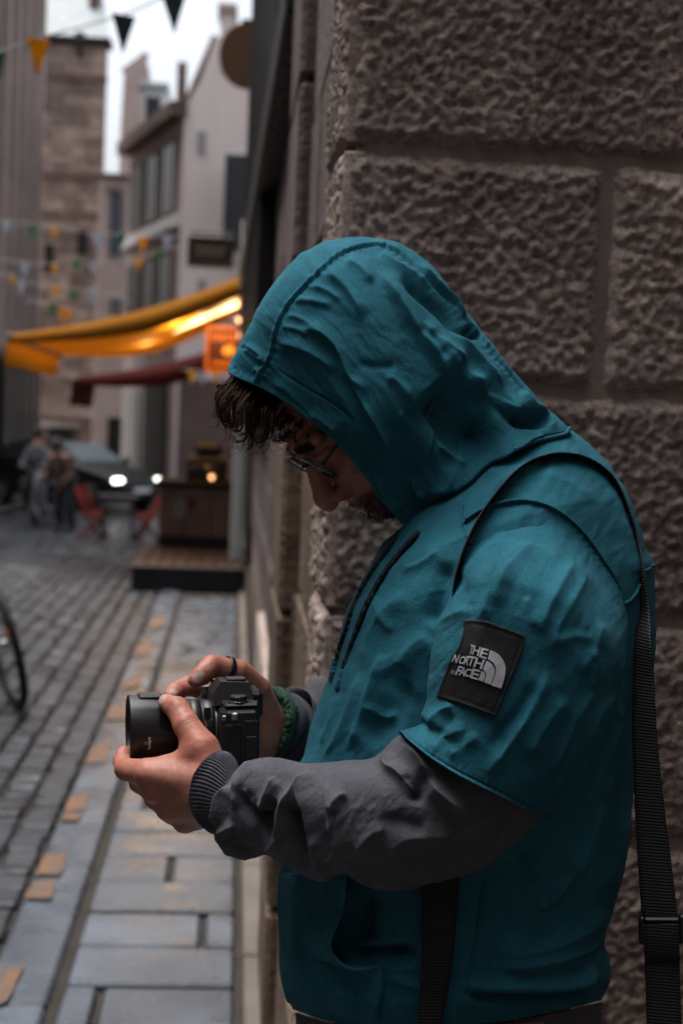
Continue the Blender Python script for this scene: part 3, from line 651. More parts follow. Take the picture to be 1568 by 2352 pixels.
w_, h_ = b[0] - a[0], b[2] - a[2]
for (u0, u1, z0, z1) in [(.06, .16, .70, .92), (.20, .28, .72, .92), (.32, .44, .70, .90), (.48, .56, .72, .92), (.60, .72, .70, .92), (.76, .84, .70, .9), (.88, .95, .70, .92)]:
    v, f = boxvf((a[0] + u0 * w_, a[1] - .012, a[2] + z0 * h_), (a[0] + u1 * w_, a[1] - .001, a[2] + z1 * h_), .004); mesh('glow_stroke', v, f, M_osign, osn, False)
v, f = lathevf([(0, 0), (0, .15 * h_), (.008, .15 * h_), (.010, 0)], 16); v = np.array(v)[:, [1, 0, 2]] * np.array([1.2, -1, 1]) + np.array([a[0] + .58 * w_, a[1] - .001, a[2] + .46 * h_]); mesh('glow_emblem', v, f, M_oglow, osn)
v, f = boxvf((a[0] + .1 * w_, a[1] - .012, a[2] + .08 * h_), (a[0] + .9 * w_, a[1] - .001, a[2] + .2 * h_), .004); mesh('glow_stroke', v, f, M_osign, osn, False)
bsn, a, b = hang_sign('black_sign', (437, 552, 530, 604), 16.0, 'black hanging shop board with faint pale lettering above the yellow awning', 'sign', M_blackp, M_blackp)
w_, h_ = b[0] - a[0], b[2] - a[2]; R6 = random.Random(5)
for (zr, u) in ((.58, .08), (.36, .14)):
    while u < (.9 if zr > .5 else .8):
        wd = R6.uniform(.03, .06); v, f = boxvf((a[0] + u * w_, a[1] - .006, a[2] + zr * h_), (a[0] + (u + wd) * w_, a[1] - .001, a[2] + (zr + .13) * h_), 0); mesh('letter_stroke', v, f, M_grey, bsn, False); u += wd + .02
# round projecting sign high on the right
rs = empty('round_sign', (.02, 12.9, 5.2), 'brown round signboard projecting high up from the dark shopfront', 'sign')
a = Py(553, 128, 13.4); v, f = lathevf([(-.03, 0), (-.03, .26), (.03, .26), (.03, 0)], 28); v = np.array(v) * np.array([1, 1, 1.15]); v = v[:, [1, 0, 2]] + np.array([a[0] + .06, a[1], a[2]]); mesh('disc', v, f, mat('brown_sign', (.16, .085, .04), .6, .3), rs, False)
v, f = tubevf([(a[0], a[1], a[2] + .32), (.3, a[1], a[2] + .32)], .02, 6); mesh('arm', v, f, M_blackp, rs)
# festoon bulbs
for (x, y, D, lab) in ((593, 629, 11.0, 'small warm glowing bulb highest on the dark shopfront above the hood'), (588, 708, 11.0, 'warm glowing bulb half hidden behind the edge of the teal hood'), (552, 771, 12.6, 'warm glowing bulb just above the orange sign'), (548, 735, 12.7, 'dim warm bulb by the post between awning and orange sign'), (486, 1096, 14.0, 'single warm bulb standing on the serving counter')):
    p = Pd(x, y, D); o = empty('festoon_bulb', p, lab, 'bulb', 'small warm bulbs around the cafe terrace')
    v, f = lathevf([(-.024, .002), (-.018, .014), (0, .022), (.016, .016), (.024, .002)], 10); mesh('globe', np.array(v)[:, [1, 2, 0]] + p, f, M_bulb, o)
    v, f = tubevf([p + np.array([0, 0, .022]), p + np.array([0, 0, .06])], .008, 6); mesh('cap', v, f, M_blackp, o)

# ------------------------------------------------------------------ bunting
def flag(parent, p, s, m, R):
    a = R.uniform(-.5, .5); c, d = math.cos(a) * s / 2, math.sin(a) * s / 2; h = s * 1.5; sw = R.uniform(-.12, .12) * s
    v = [(p[0] - c, p[1] - d, p[2]), (p[0] + c, p[1] + d, p[2]), (p[0] + sw, p[1] + .1 * s, p[2] - h), (p[0] - c, p[1] - d + .008, p[2]), (p[0] + c, p[1] + d + .008, p[2]), (p[0] + sw, p[1] + .1 * s + .008, p[2] - h)]
    mesh('flag', v, [(0, 1, 2), (5, 4, 3), (0, 3, 4, 1), (1, 4, 5, 2), (2, 5, 3, 0)], FLAG[m], parent, False)
def bunting(D, ends, flags, s, label):
    R = random.Random(int(D * 7)); pts = [(x, y) for x, y, c in flags]
    flags = [(x + R.uniform(-9, 9), y + R.uniform(-5, 5), c) for x, y, c in flags] if D > 15 else flags; pts = [(x, y) for x, y, c in flags]; allp = sorted([ends[0], ends[1]] + pts); P = [Pd(x, y, D) for x, y in allp]
    o = empty('bunting', P[0], label, 'bunting', 'bunting strung across the street'); v, f = tubevf(spl(P, 40), .004 + .00012 * D, 5); mesh('string', v, f, M_frame, o)
    for x, y, c in flags: flag(o, Pd(x, y, D), s * R.uniform(.75, 1.15), c, R)
bunting(7.6, ((-60, 135), (560, -40)), [(88, 88, 'y'), (284, 34, 'd'), (398, -14, 'd'), (-6, 122, 'g')], .13, 'nearest bunting string with dark flags against the sky and a yellow one')
bunting(21, ((-30, 500), (430, 545)), [(14, 512, 'w'), (70, 516, 'g'), (126, 520, 'y'), (222, 534, 'w'), (276, 540, 'g'), (322, 542, 'y'), (385, 545, 'w')], .155, 'topmost far bunting string of yellow white and green flags before the tower house')
bunting(22, ((-30, 590), (430, 565)), [(62, 598, 'w'), (128, 602, 'y'), (176, 600, 'g'), (214, 602, 'w'), (320, 590, 'y'), (368, 580, 'g')], .155, 'middle far bunting string with a white flag near the left house')
bunting(23, ((-30, 626), (300, 690)), [(28, 632, 'y'), (54, 642, 'w'), (126, 656, 'y'), (166, 664, 'g'), (205, 668, 'w')], .155, 'lower far bunting string ending at the narrow house')
bunting(20, ((60, 690), (300, 735)), [(120, 700, 'g'), (150, 706, 'y'), (168, 712, 'y'), (268, 730, 'y')], .14, 'short bunting string just above the upper edge of the yellow awning')
bunting(24, ((240, 755), (400, 795)), [(272, 760, 'w'), (304, 766, 'g'), (333, 775, 'y'), (360, 780, 'y'), (276, 774, 'y')], .15, 'bunting string seen in the gap between yellow and red awnings')
bunting(18, ((420, 850), (545, 858)), [(440, 850, 'y'), (466, 852, 'w'), (497, 853, 'y'), (522, 855, 'w')], .12, 'short bunting string hanging under the orange sign')

# ------------------------------------------------------------------ table and red chairs
def chair(loc, rz, label):
    o = empty('cafe_chair', loc, label, 'chair', 'red folding chairs at the cafe table', rz)
    for sx in (-.19, .19):
        v, f = tubevf([(sx, -.20, 0), (sx, .06, .45), (sx, .24, .86)], .024, 6); mesh('side_rail', v, f, M_redpaint, o, local=True)
        v, f = tubevf([(sx, .22, 0), (sx, -.16, .44)], .024, 6); mesh('leg', v, f, M_redpaint, o, local=True)
    for i in range(4):
        v, f = boxvf((-.2, -.18 + .1 * i, .44), (.2, -.10 + .1 * i, .46), .004); mesh('seat_slat', v, f, M_redpaint, o, False, local=True)
    for i in range(3):
        v, f = boxvf((-.2, .165 + .035 * i, .62 + .085 * i), (.2, .185 + .035 * i, .68 + .085 * i), .004); mesh('back_slat', v, f, M_redpaint, o, False, local=True)
    return o
cL = Pd(214, 1250, 23); cR = Pd(338, 1244, 23); tb_ = Pd(270, 1247, 23.2)
chair((cL[0], cL[1], -.57), math.radians(75), 'red folding chair at the left side of the small cafe table')
chair((cR[0], cR[1], -.57), math.radians(-80), 'red folding chair at the right side of the small cafe table')
o = empty('cafe_table', (tb_[0], tb_[1], -.57), 'small pale topped cafe table between two red chairs', 'table')
v, f = boxvf((-.32, -.30, .70), (.32, .30, .735), .01); mesh('table_top', v, f, M_dark, o, False, local=True)
for sx in (-.24, .24):
    v, f = tubevf([(sx, -.24, 0), (sx * .9, .22, .70)], .017, 6); mesh('leg', v, f, M_dark, o, local=True)
    v, f = tubevf([(sx, .24, 0), (sx * .9, -.22, .70)], .017, 6); mesh('leg', v, f, M_dark, o, local=True)

# ------------------------------------------------------------------ parked car
def make_car():
    g = Pd(333, 1100, 29.5); o = empty('parked_car', (g[0] - 1.62, g[1] + 1.25, -.57), 'black hatchback with both headlights on facing down the street', 'car', None, math.radians(-39))
    # local: +x forward. sections along x: (x, half width, sill z, belt z, roof half width, roof z)
    S = [(2.02, .55, .38, .60, .50, .62), (1.96, .74, .26, .68, .66, .72), (1.70, .83, .20, .80, .74, .84), (1.1, .87, .19, .90, .76, .95), (.80, .88, .19, .95, .74, 1.02), (.15, .89, .19, .98, .62, 1.40), (-.5, .89, .19, .99, .62, 1.47), (-1.2, .88, .19, 1.0, .60, 1.43), (-1.75, .85, .20, 1.0, .55, 1.20), (-2.0, .78, .28, .92, .55, .98), (-2.05, .70, .38, .8, .55, .84)]
    V = []
    for x, w, s, b, rw, r in S: V += [(x, -w * .92, s), (x, -w, s + .18), (x, -w, b - .06), (x, -w * .97, b), (x, -rw, r - .04), (x, -rw * .8, r), (x, rw * .8, r), (x, rw, r - .04), (x, w * .97, b), (x, w, b - .06), (x, w, s + .18), (x, w * .92, s)]
    n = 12; F = [(i * n + j, i * n + (j + 1) % n, (i + 1) * n + (j + 1) % n, (i + 1) * n + j) for i in range(len(S) - 1) for j in range(n)] + [tuple(range(n))[::-1], tuple(range((len(S) - 1) * n, len(S) * n))]
    b = mesh('body', V, F, M_carp, o, local=True); md = b.modifiers.new('round', 'SUBSURF'); md.levels = 1; md.render_levels = 2
    def q(name, pts, m=M_glass): 
        p = np.array(pts, float); nn = np.cross(p[1] - p[0], p[2] - p[0]); nn /= np.linalg.norm(nn); c = p.mean(0); nn = nn if np.dot(nn, c - np.array([-.3, 0, .7])) > 0 else -nn
        return mesh(name, np.vstack([p + nn * .03, p - nn * .03]), [(0, 1, 2, 3), (7, 6, 5, 4), (0, 4, 5, 1), (1, 5, 6, 2), (2, 6, 7, 3), (3, 7, 4, 0)], m, o, False, local=True)
    MW = mat('windscreen', (.16, .19, .20), .10, .8)
    q('windscreen', [(.84, -.66, 1.01), (.84, .66, 1.01), (.17, .54, 1.37), (.17, -.54, 1.37)], MW)
    for s in (-1, 1):
        q('side_window', [(.55, s * .84, 1.0), (.10, s * .68, 1.35), (-.5, s * .68, 1.39), (-.5, s * .86, 1.0)]); q('side_window', [(-.56, s * .86, 1.0), (-.56, s * .68, 1.39), (-1.25, s * .67, 1.34), (-1.35, s * .85, 1.02)])
        l = mesh('headlight', *boxvf((1.86, s * .62 - .13, .64), (1.985, s * .62 + .13, .74), .03), M_lampw, o, False, local=True)
        v, f = boxvf((.55, s * .90 - .02, .98), (.72, s * 1.02 + .02, 1.10), .03); mesh('door_mirror', v, f, M_carp, o, local=True)
        for wx in (1.28, -1.30):
            w = mesh('wheel', [], [], M_rubber, o, local=True)
            v, f = lathevf([(-.1, .20), (-.1, .29), (-.07, .315), (.07, .315), (.1, .29), (.1, .20)], 24); v = np.array(v)[:, [1, 0, 2]] + np.array([wx, s * .80, .315]); mesh('tyre', v, f, M_rubber, w, local=True)
            v, f = lathevf([(-.09, 0), (-.06, .19), (.06, .19), (.09, 0)], 16); v = np.array(v)[:, [1, 0, 2]] + np.array([wx, s * .80, .315]); mesh('rim', v, f, M_metal, w, False, local=True)
    v, f = boxvf((1.93, -.40, .40), (2.03, .40, .56), .02); mesh('grille', v, f, M_blackp, o, False, local=True)
    v, f = boxvf((2.02, -.24, .44), (2.045, .24, .53), .005); mesh('number_plate', v, f, M_white, o, False, local=True)
    return o
make_car()

# ------------------------------------------------------------------ distant figures and scooter
def skin_body(name, verts, edges, radii, m, parent, lv=1):
    me = bpy.data.meshes.new(name); me.from_pydata([Vector(v) for v in verts], edges, []); o = bpy.data.objects.new(name, me); COL.objects.link(o); o.parent = parent
    me.materials.append(m); md = o.modifiers.new('skin', 'SKIN'); md.use_smooth_shade = True
    for i, r in enumerate(radii): d = me.skin_vertices[0].data[i]; d.radius = (r, r); d.use_root = (i == 0)
    s = o.modifiers.new('sub', 'SUBSURF'); s.levels = lv; s.render_levels = lv; return o
M_skin0 = mat('far_skin', (.36, .20, .14), .6, .4); M_hair0 = mat('far_hair', (.02, .014, .01), .6, .4)
M_wj = mat('white_jacket', (.06, .063, .075), .8, .2); M_bj = mat('brown_jacket', (.055, .038, .028), .8, .2); M_dt = mat('dark_trousers', (.02, .021, .024), .8, .2)
def rider(loc, rz, label, mj, seat=.78, lean=.15):
    o = empty('person', loc, label, 'person', None, rz); s = seat
    skin_body('body', [(0, 0, s + .05), (0, lean * .5, s + .3), (0, lean, s + .55), (0, lean + .02, s + .66), (0, lean + .05, s + .80), (.17, lean, s + .52), (.22, lean + .18, s + .28), (.18, lean + .40, s + .25), (-.17, lean, s + .52), (-.22, lean + .18, s + .28), (-.18, lean + .40, s + .25), (.11, .05, s), (.15, .42, s - .05), (.13, .36, s - .48), (.13, .46, s - .52), (-.11, .05, s), (-.15, .42, s - .05), (-.13, .36, s - .48), (-.13, .46, s - .52)],
              [(0, 1), (1, 2), (2, 3), (3, 4), (2, 5), (5, 6), (6, 7), (2, 8), (8, 9), (9, 10), (0, 11), (11, 12), (12, 13), (13, 14), (0, 15), (15, 16), (16, 17), (17, 18)], [.14, .14, .13, .06, .095, .07, .05, .04, .07, .05, .04, .09, .07, .05, .045, .09, .07, .05, .045], M_skin0, o)
    def tub(name, pts, rr, m): v, f = tubevf(spl(pts, 10), np.interp(np.linspace(0, 1, 10), np.linspace(0, 1, len(rr)), rr), 10); mesh(name, v, f, m, o, local=True)
    tub('jacket', [(0, -.02, s - .02), (0, lean * .5, s + .3), (0, lean, s + .55), (0, lean + .02, s + .64)], [.19, .20, .20, .08], mj)
    for e in (1, -1):
        tub('sleeve', [(e * .13, lean, s + .56), (e * .22, lean + .18, s + .28), (e * .18, lean + .38, s + .25)], [.095, .075, .055], mj)
        tub('trouser_leg', [(e * .09, .02, s), (e * .15, .42, s - .05), (e * .13, .36, s - .46)], [.12, .095, .075], M_dt)
        v, f = boxvf((e * .13 - .05, .28, s - .58), (e * .13 + .05, .54, s - .48), .03); mesh('shoe', v, f, M_blackp, o, local=True)
    v, f = lathevf([(-.13, .002), (-.10, .07), (0, .105), (.07, .10), (.12, .05), (.135, .002)], 14); v = np.array(v)[:, [1, 2, 0]] + np.array([0, lean + .03, s + .85]); mesh('hair', v, f, M_hair0, o, local=True)
    return o
gs = Pd(108, 1216, 25.5)
sc = empty('motor_scooter', (gs[0], gs[1] + .2, -.57), 'pale grey motor scooter standing in front of the black car', 'scooter', None, math.radians(168))
M_fair = mat('scooter_paint', (.045, .05, .052), .5, .5)
for y, nm in ((.62, 'front'), (-.58, 'rear')):
    w = mesh('wheel', [], [], M_rubber, sc, local=True); th = np.linspace(0, 2 * math.pi, 25)
    v, f = tubevf([(0, y + .19 * math.cos(t), .25 + .19 * math.sin(t)) for t in th], .06, 8, False); mesh('tyre', v, f, M_rubber, w, local=True)
    v, f = lathevf([(-.04, 0), (-.03, .15), (.03, .15), (.04, 0)], 14); mesh('rim', np.array(v)[:, [0, 1, 2]] + np.array([0, y, .25]), f, M_metal, w, local=True)
v, f = tubevf(spl([(0, .42, .95), (0, .50, .7), (0, .50, .42), (0, .30, .28)], 10), [.10, .16, .19, .19, .20, .19, .18, .17, .15, .12], 10, sx=1.25, sy=.55); mesh('front_shield', v, f, M_fair, sc, local=True)
v, f = boxvf((-.16, -.25, .26), (.16, .38, .34), .03); mesh('floorboard', v, f, M_fair, sc, local=True)
v, f = boxvf((-.18, -.85, .40), (.18, -.18, .66), .07); mesh('rear_body', v, f, M_fair, sc, local=True)
v, f = boxvf((-.15, -.80, .66), (.15, -.12, .76), .04); mesh('saddle', v, f, M_blackp, sc, local=True)
v, f = tubevf(spl([(-.34, .36, 1.02), (-.15, .42, .98), (.15, .42, .98), (.34, .36, 1.02)], 10), .02, 6); mesh('handlebar', v, f, M_blackp, sc, local=True)
v, f = boxvf((-.09, .50, .84), (.09, .60, .95), .03); mesh('headlamp', v, f, M_glass, sc, local=True)
for e in (-1, 1):
    v, f = tubevf([(e * .08, .52, .66), (e * .08, .62, .25)], .022, 6); mesh('fork', v, f, M_metal, sc, local=True)
rider((gs[0] - .22, gs[1] + .62, -.57), math.radians(170), 'person in white jacket sitting astride the pale scooter', M_wj, .80)
# standing figure in brown
gp_ = Pd(150, 1222, 24.6)
o = empty('person', (gp_[0], gp_[1], -.57), 'person in dark brown jacket bending beside the black car', 'person', None, math.radians(150))
skin_body('body', [(0, 0, .85), (0, .08, 1.08), (0, .20, 1.27), (0, .27, 1.34), (0, .33, 1.44), (.19, .18, 1.26), (.25, .20, 1.0), (.22, .38, .85), (-.19, .18, 1.26), (-.25, .20, 1.0), (-.22, .38, .85), (.1, 0, .82), (.11, .05, .45), (.11, 0, .08), (.11, .12, .04), (-.1, 0, .82), (-.13, .1, .46), (-.12, -.05, .08), (-.12, .08, .04)],
          [(0, 1), (1, 2), (2, 3), (3, 4), (2, 5), (5, 6), (6, 7), (2, 8), (8, 9), (9, 10), (0, 11), (11, 12), (12, 13), (13, 14), (0, 15), (15, 16), (16, 17), (17, 18)], [.14, .14, .13, .06, .095, .07, .05, .04, .07, .05, .04, .09, .07, .05, .045, .09, .07, .05, .045], M_skin0, o)
def tub2(name, pts, rr, m): v, f = tubevf(spl(pts, 10), np.interp(np.linspace(0, 1, 10), np.linspace(0, 1, len(rr)), rr), 10); mesh(name, v, f, m, o, local=True)
tub2('jacket', [(0, -.02, .72), (0, .08, 1.08), (0, .20, 1.28), (0, .26, 1.36)], [.21, .20, .20, .09], M_bj)
for e in (1, -1):
    tub2('sleeve', [(e * .14, .18, 1.28), (e * .25, .20, 1.0), (e * .22, .36, .86)], [.10, .08, .055], M_bj); tub2('trouser_leg', [(e * .09, 0, .84), (e * .12, .07, .46), (e * .115, -.02, .08)], [.12, .09, .075], M_dt)
    v, f = boxvf((e * .115 - .05, -.10, 0), (e * .115 + .05, .18, .09), .03); mesh('shoe', v, f, M_blackp, o, local=True)
v, f = lathevf([(-.13, .002), (-.10, .07), (0, .105), (.07, .10), (.12, .05), (.135, .002)], 14); v = np.array(v)[:, [1, 2, 0]] + np.array([0, .33, 1.48]); mesh('hair', v, f, M_hair0, o, local=True)

# ------------------------------------------------------------------ bicycle at the left edge
g = Pg(52, 1618)
bk = empty('bicycle', (g[0] - .02, g[1], -.02), 'dark bicycle leaning at the left edge, only its front wheel showing', 'bicycle')
RT = .325; ang = math.radians(112); ux = np.array([math.cos(ang), math.sin(ang), 0]); lean = math.radians(-14)
upv = np.array([math.sin(lean) * math.sin(ang), -math.sin(lean) * math.cos(ang), math.cos(lean)]); upv = np.array([-.26, -.02, .966]); upv -= ux * np.dot(upv, ux); upv /= np.linalg.norm(upv); ax_ = np.cross(ux, upv)
def wheel(cx):
    c = ux * cx + upv * (RT + .02); th = np.linspace(0, 2 * math.pi, 41); w = mesh('wheel', [], [], M_rubber, bk, local=True)
    v, f = tubevf([c + RT * (math.cos(t) * ux + math.sin(t) * upv) for t in th], .022, 8, False); mesh('tyre', v, f, M_rubber, w, local=True)
    v, f = tubevf([c + (RT - .028) * (math.cos(t) * ux + math.sin(t) * upv) for t in th], .012, 6, False); mesh('rim', v, f, M_blackp, w, local=True)
    mb = MB()
    for i in range(24):
        t = i * math.pi / 12; mb.tube([c + ax_ * (.03 if i % 2 else -.03), c + (RT - .03) * (math.cos(t) * ux + math.sin(t) * upv)], .0014, 4)
    mb.build('spokes', M_metal, w, local=True)
    v, f = tubevf([c - ax_ * .05, c + ax_ * .05], .018, 8); mesh('hub', v, f, M_metal, w, local=True)
    return c
c1_ = wheel(0.0); c2_ = wheel(1.02)
def bt(name, a, b, r, m=M_blackp): v, f = tubevf([a, b], r, 8); mesh(name, v, f, m, bk, local=True)
hd = ux * .17 + upv * .86; bb = ux * .60 + upv * .30; st = ux * .74 + upv * .88
bt('fork', c1_ + ax_ * .05, hd - upv * .16 + ax_ * .03, .012); bt('fork', c1_ - ax_ * .05, hd - upv * .16 - ax_ * .03, .012)
bt('head_tube', hd - upv * .18, hd + upv * .10, .020); bt('down_tube', hd - upv * .12, bb, .020); bt('top_tube', hd, st - upv * .08, .016); bt('seat_tube', bb, st + upv * .06, .016)
bt('chain_stay', bb, c2_, .011); bt('seat_stay', st - upv * .08, c2_, .010); bt('handlebar', hd + upv * .12 - ax_ * .3, hd + upv * .12 + ax_ * .3, .013)
v, f = boxvf((-.06, -.12, 0), (.06, .12, .05), .02); v = st + upv * .06 + v[:, :1] * ax_ + v[:, 1:2] * ux + v[:, 2:] * upv; mesh('saddle', v, f, M_blackp, bk, local=True)
v, f = lathevf([(-.008, 0), (-.008, .018), (.008, .018), (.008, 0)], 10); rf = c1_ + .20 * (-.75 * ux + .35 * upv); v = rf + v[:, :1] * ax_ + v[:, 1:2] * ux + v[:, 2:] * upv; mesh('reflector', v, f, mat('reflector_orange', (.6, .16, .02), .3, .5), bk, local=True)
# ================================================================== the photographer
def crop(x0, y0, s): return lambda x, y: ((x0 + x / s) / 1.74171, (y0 + y / s) / 1.74171)
KA, KB, KC, KD, KE = crop(800, 900, .98), crop(400, 2550, 1.568), crop(1100, 2100, .9614), crop(1000, 3100, .9058), crop(1280, 560, 1.0806)
K5 = crop(1700, 2400, 3.136)
def mp(K, pts): return np.array([K(x, y) for x, y in pts])

M_teal = mat('teal_cotton', (.016, .100, .142), .9, .12, noise=22, col2=(.025, .140, .190), bump=.5, bscale=620, bdist=.0016, sheen=.04, sheencol=(.35, .75, .95), detail=8, fine=(520, .17), big=(7, .14), attr='wear', crinkle=(34, .30))
M_lining = mat('teal_lining', (.005, .09, .12), .9, .1)
M_grey_c = mat('grey_cotton', (.076, .078, .094), .9, .12, noise=22, col2=(.106, .108, .126), bump=.5, bscale=620, bdist=.0016, sheen=.05, detail=8, fine=(520, .17), big=(7, .14), attr='wear', crinkle=(34, .30))
M_patch = mat('black_patch', (.012, .012, .014), .7, .3, bump=.2, bscale=1500, bdist=.0006)
M_thread = mat('silver_thread', (.40, .42, .46), .55, .5, bump=.4, bscale=1200, bdist=.0006)
M_web = mat('black_webbing', (.011, .011, .012), .7, .35)
_t = M_web.node_tree; _w = _t.nodes.new('ShaderNodeTexWave'); _w.bands_direction = 'Z'; _w.inputs['Scale'].default_value = 95; _w.inputs['Distortion'].default_value = .6; _w.inputs['Detail'].default_value = 2; _c = _t.nodes.new('ShaderNodeTexCoord'); _b = _t.nodes.new('ShaderNodeBump'); _b.inputs['Strength'].default_value = .5; _b.inputs['Distance'].default_value = .0012
_t.links.new(_c.outputs['Object'], _w.inputs['Vector']); _t.links.new(_w.outputs['Fac'], _b.inputs['Height']); _t.links.new(_b.outputs[0], _t.nodes['Principled BSDF'].inputs['Normal'])
_r2 = _t.nodes.new('ShaderNodeValToRGB'); _r2.color_ramp.elements[0].color = (.008, .008, .009, 1); _r2.color_ramp.elements[1].color = (.014, .014, .015, 1); _t.links.new(_w.outputs['Fac'], _r2.inputs['Fac']); _t.links.new(_r2.outputs[0], _t.nodes['Principled BSDF'].inputs['Base Color'])
M_skin = mat('skin', (1, 1, 1), .5, .4, attr='skin', sss=.12, bump=.12, bscale=500, bdist=.0008)
M_hair = mat('brown_hair', (.046, .025, .015), .75, .15)
M_cord = mat('black_cord', (.010, .011, .013), .8, .3, noise=420, col2=(.01, .014, .017))
M_beige = mat('beige_trousers', (.30, .24, .19), .85, .2, noise=20, col2=(.34, .27, .22))
M_cam = mat('camera_black', (.012, .012, .013), .42, .5, bump=.1, bscale=900, bdist=.0003)
M_camg = mat('camera_grip', (.010, .010, .011), .7, .4, bump=.9, bscale=1100, bdist=.0009)
M_mount = mat('mount_metal', (.35, .35, .36), .35, .5, metal=1)
M_lens = mat('lens_glass', (.006, .007, .012), .04, .8, coat=1)
M_print = mat('white_print', (.85, .85, .85), .6, .3)
M_redp = mat('red_print', (.6, .03, .02), .6, .3)
M_green = mat('green_paracord', (.018, .060, .036), .8, .25, bump=.5, bscale=900, bdist=.0008)

person = empty('person', tuple(Pd(1100, 1700, 1.70)[:2]) + (0.0,), 'photographer in teal hoodie with hood up looking down at a camera', 'person')

# ---- grids
def coons(T, B, Lc, Rc, s, v):
    "image-plane patch: T,B along v at s=0,1; Lc,Rc along s at v=0,1 (each sampled curves Nx2)"
    def at(c, u): x = np.linspace(0, 1, len(c)); return np.stack([np.interp(u, x, c[:, k]) for k in (0, 1)], -1)
    S, Vv = np.meshgrid(s, v, indexing='ij'); S = S[..., None]; Vw = Vv[..., None]
    t, b = at(T, v)[None], at(B, v)[None]; l, r = at(Lc, s)[:, None], at(Rc, s)[:, None]
    c00, c01, c10, c11 = T[0], T[-1], B[0], B[-1]
    return (1 - S) * t + S * b + (1 - Vw) * l + Vw * r - ((1 - S) * (1 - Vw) * c00 + (1 - S) * Vw * c01 + S * (1 - Vw) * c10 + S * Vw * c11)
def gridnormals(P, wrap):
    du = np.gradient(P, axis=0)
    if wrap: dv = (np.roll(P, -1, 1) - np.roll(P, 1, 1)) / 2
    else: dv = np.gradient(P, axis=1)
    n = np.cross(du, dv); return n / (np.linalg.norm(n, axis=-1)[..., None] + 1e-12)
def gridfaces(ns, nw, wrap):
    i = np.arange(ns * nw).reshape(ns, nw)
    if wrap: j = np.roll(i, -1, 1); q = np.stack([i[:-1], i[1:], j[1:], j[:-1]], -1)
    else: q = np.stack([i[:-1, :-1], i[1:, :-1], i[1:, 1:], i[:-1, 1:]], -1)
    return q.reshape(-1, 4)
FOLD = 1.4; WEAR = None
def strokes(xy, L):
    "sum of fold ridges; each (points, width, height mm[, width on the other side])"
    global WEAR
    X = xy.reshape(-1, 2); H = np.zeros(len(X)); Wr = np.zeros(len(X))
    for st in L:
        pts, w, h = st[0], st[1], st[2]; w2 = st[3] if len(st) > 3 else w
        c = spl(pts, max(8, int(len(pts) * 5))); lo, hi = c.min(0) - 3 * max(w, w2), c.max(0) + 3 * max(w, w2)
        m = np.where((X >= lo).all(1) & (X <= hi).all(1))[0]
        if not len(m): continue
        Y = X[m]; A, Bv = c[:-1], c[1:] - c[:-1]; L2 = (Bv ** 2).sum(1) + 1e-9
        best = np.full(len(Y), 1e9); sg = np.zeros(len(Y)); pr = np.zeros(len(Y))
        for k in range(len(A)):
            r = Y - A[k]; u = np.clip((r @ Bv[k]) / L2[k], 0, 1); q = r - u[:, None] * Bv[k]; d = np.hypot(q[:, 0], q[:, 1]); b = d < best
            best[b] = d[b]; sg[b] = (Bv[k][0] * r[b, 1] - Bv[k][1] * r[b, 0]); pr[b] = (k + u[b]) / len(A)
        ww = np.where(sg > 0, w, w2); tap = np.clip(np.minimum(pr, 1 - pr) / .22, 0, 1); tap = tap * tap * (3 - 2 * tap) if not (len(st) > 4 and st[4]) else 1.0
        q_ = best / ww; pf_ = np.exp(-q_ ** 2) if (abs(h) < 3 or h < 0) else .45 * np.exp(-(q_ * .8) ** 2) + .55 * np.exp(-(np.sqrt((q_ * 1.9) ** 2 + .06) - .245))
        if h >= 3: Wr[m] = np.maximum(Wr[m], np.exp(-(best / 2.3) ** 2) * tap * np.clip(.25 + 1.3 * pnoise(np.stack([Y[:, 0] / 17, Y[:, 1] / 17, 0 * best + h], -1)), 0, 1))
        H[m] += FOLD * h * .001 * pf_ * tap
    WEAR = Wr.reshape(xy.shape[:-1]); return H.reshape(xy.shape[:-1])
def set_wear(o, w):
    c = 1 + .42 * w.ravel(); ca = o.data.color_attributes.new('wear', 'FLOAT_COLOR', 'POINT'); ca.data.foreach_set('color', np.stack([c * (1 + .15 * (c - 1)), c, c, np.ones_like(c)], -1).astype(np.float32).ravel())
def pucker(xy, pts, w, amp, lam):
    "little gathers across a sewn line"
    X = xy.reshape(-1, 2); H = np.zeros(len(X)); c = spl(pts, 160); lo, hi = c.min(0) - 3 * w, c.max(0) + 3 * w; m = np.where((X >= lo).all(1) & (X <= hi).all(1))[0]
    if not len(m): return H.reshape(xy.shape[:-1])
    L = np.r_[0, np.cumsum(np.linalg.norm(np.diff(c, axis=0), axis=1))]; Y = X[m]; best = np.full(len(m), 1e9); al = np.zeros(len(m))
    for k in range(160):
        d = np.hypot(Y[:, 0] - c[k, 0], Y[:, 1] - c[k, 1]); b = d < best; best[b] = d[b]; al[b] = L[k]
    ph = al / lam * 6.283 + 2.2 * np.sin(al / 31.) + best * .12
    H[m] = amp * .001 * np.sin(ph) * (.6 + .4 * np.sin(al / 47. + 1)) * np.exp(-(best / w) ** 2); return H.reshape(xy.shape[:-1])
def lookup(xy, t):
    "depth of a garment's near side at frame points"
    A = xy.reshape(-1, 2); T = t.reshape(-1)
    def f(q):
        q = np.atleast_2d(np.asarray(q, float)); o = np.empty(len(q))
        for i, p in enumerate(q):
            d = ((A - p) ** 2).sum(1); k = np.argpartition(d, 4)[:4]; w = 1 / (d[k] + .5); o[i] = (w * T[k]).sum() / w.sum()
        return o
    return f
def offs(P, n, h): return P + n * h[..., None]
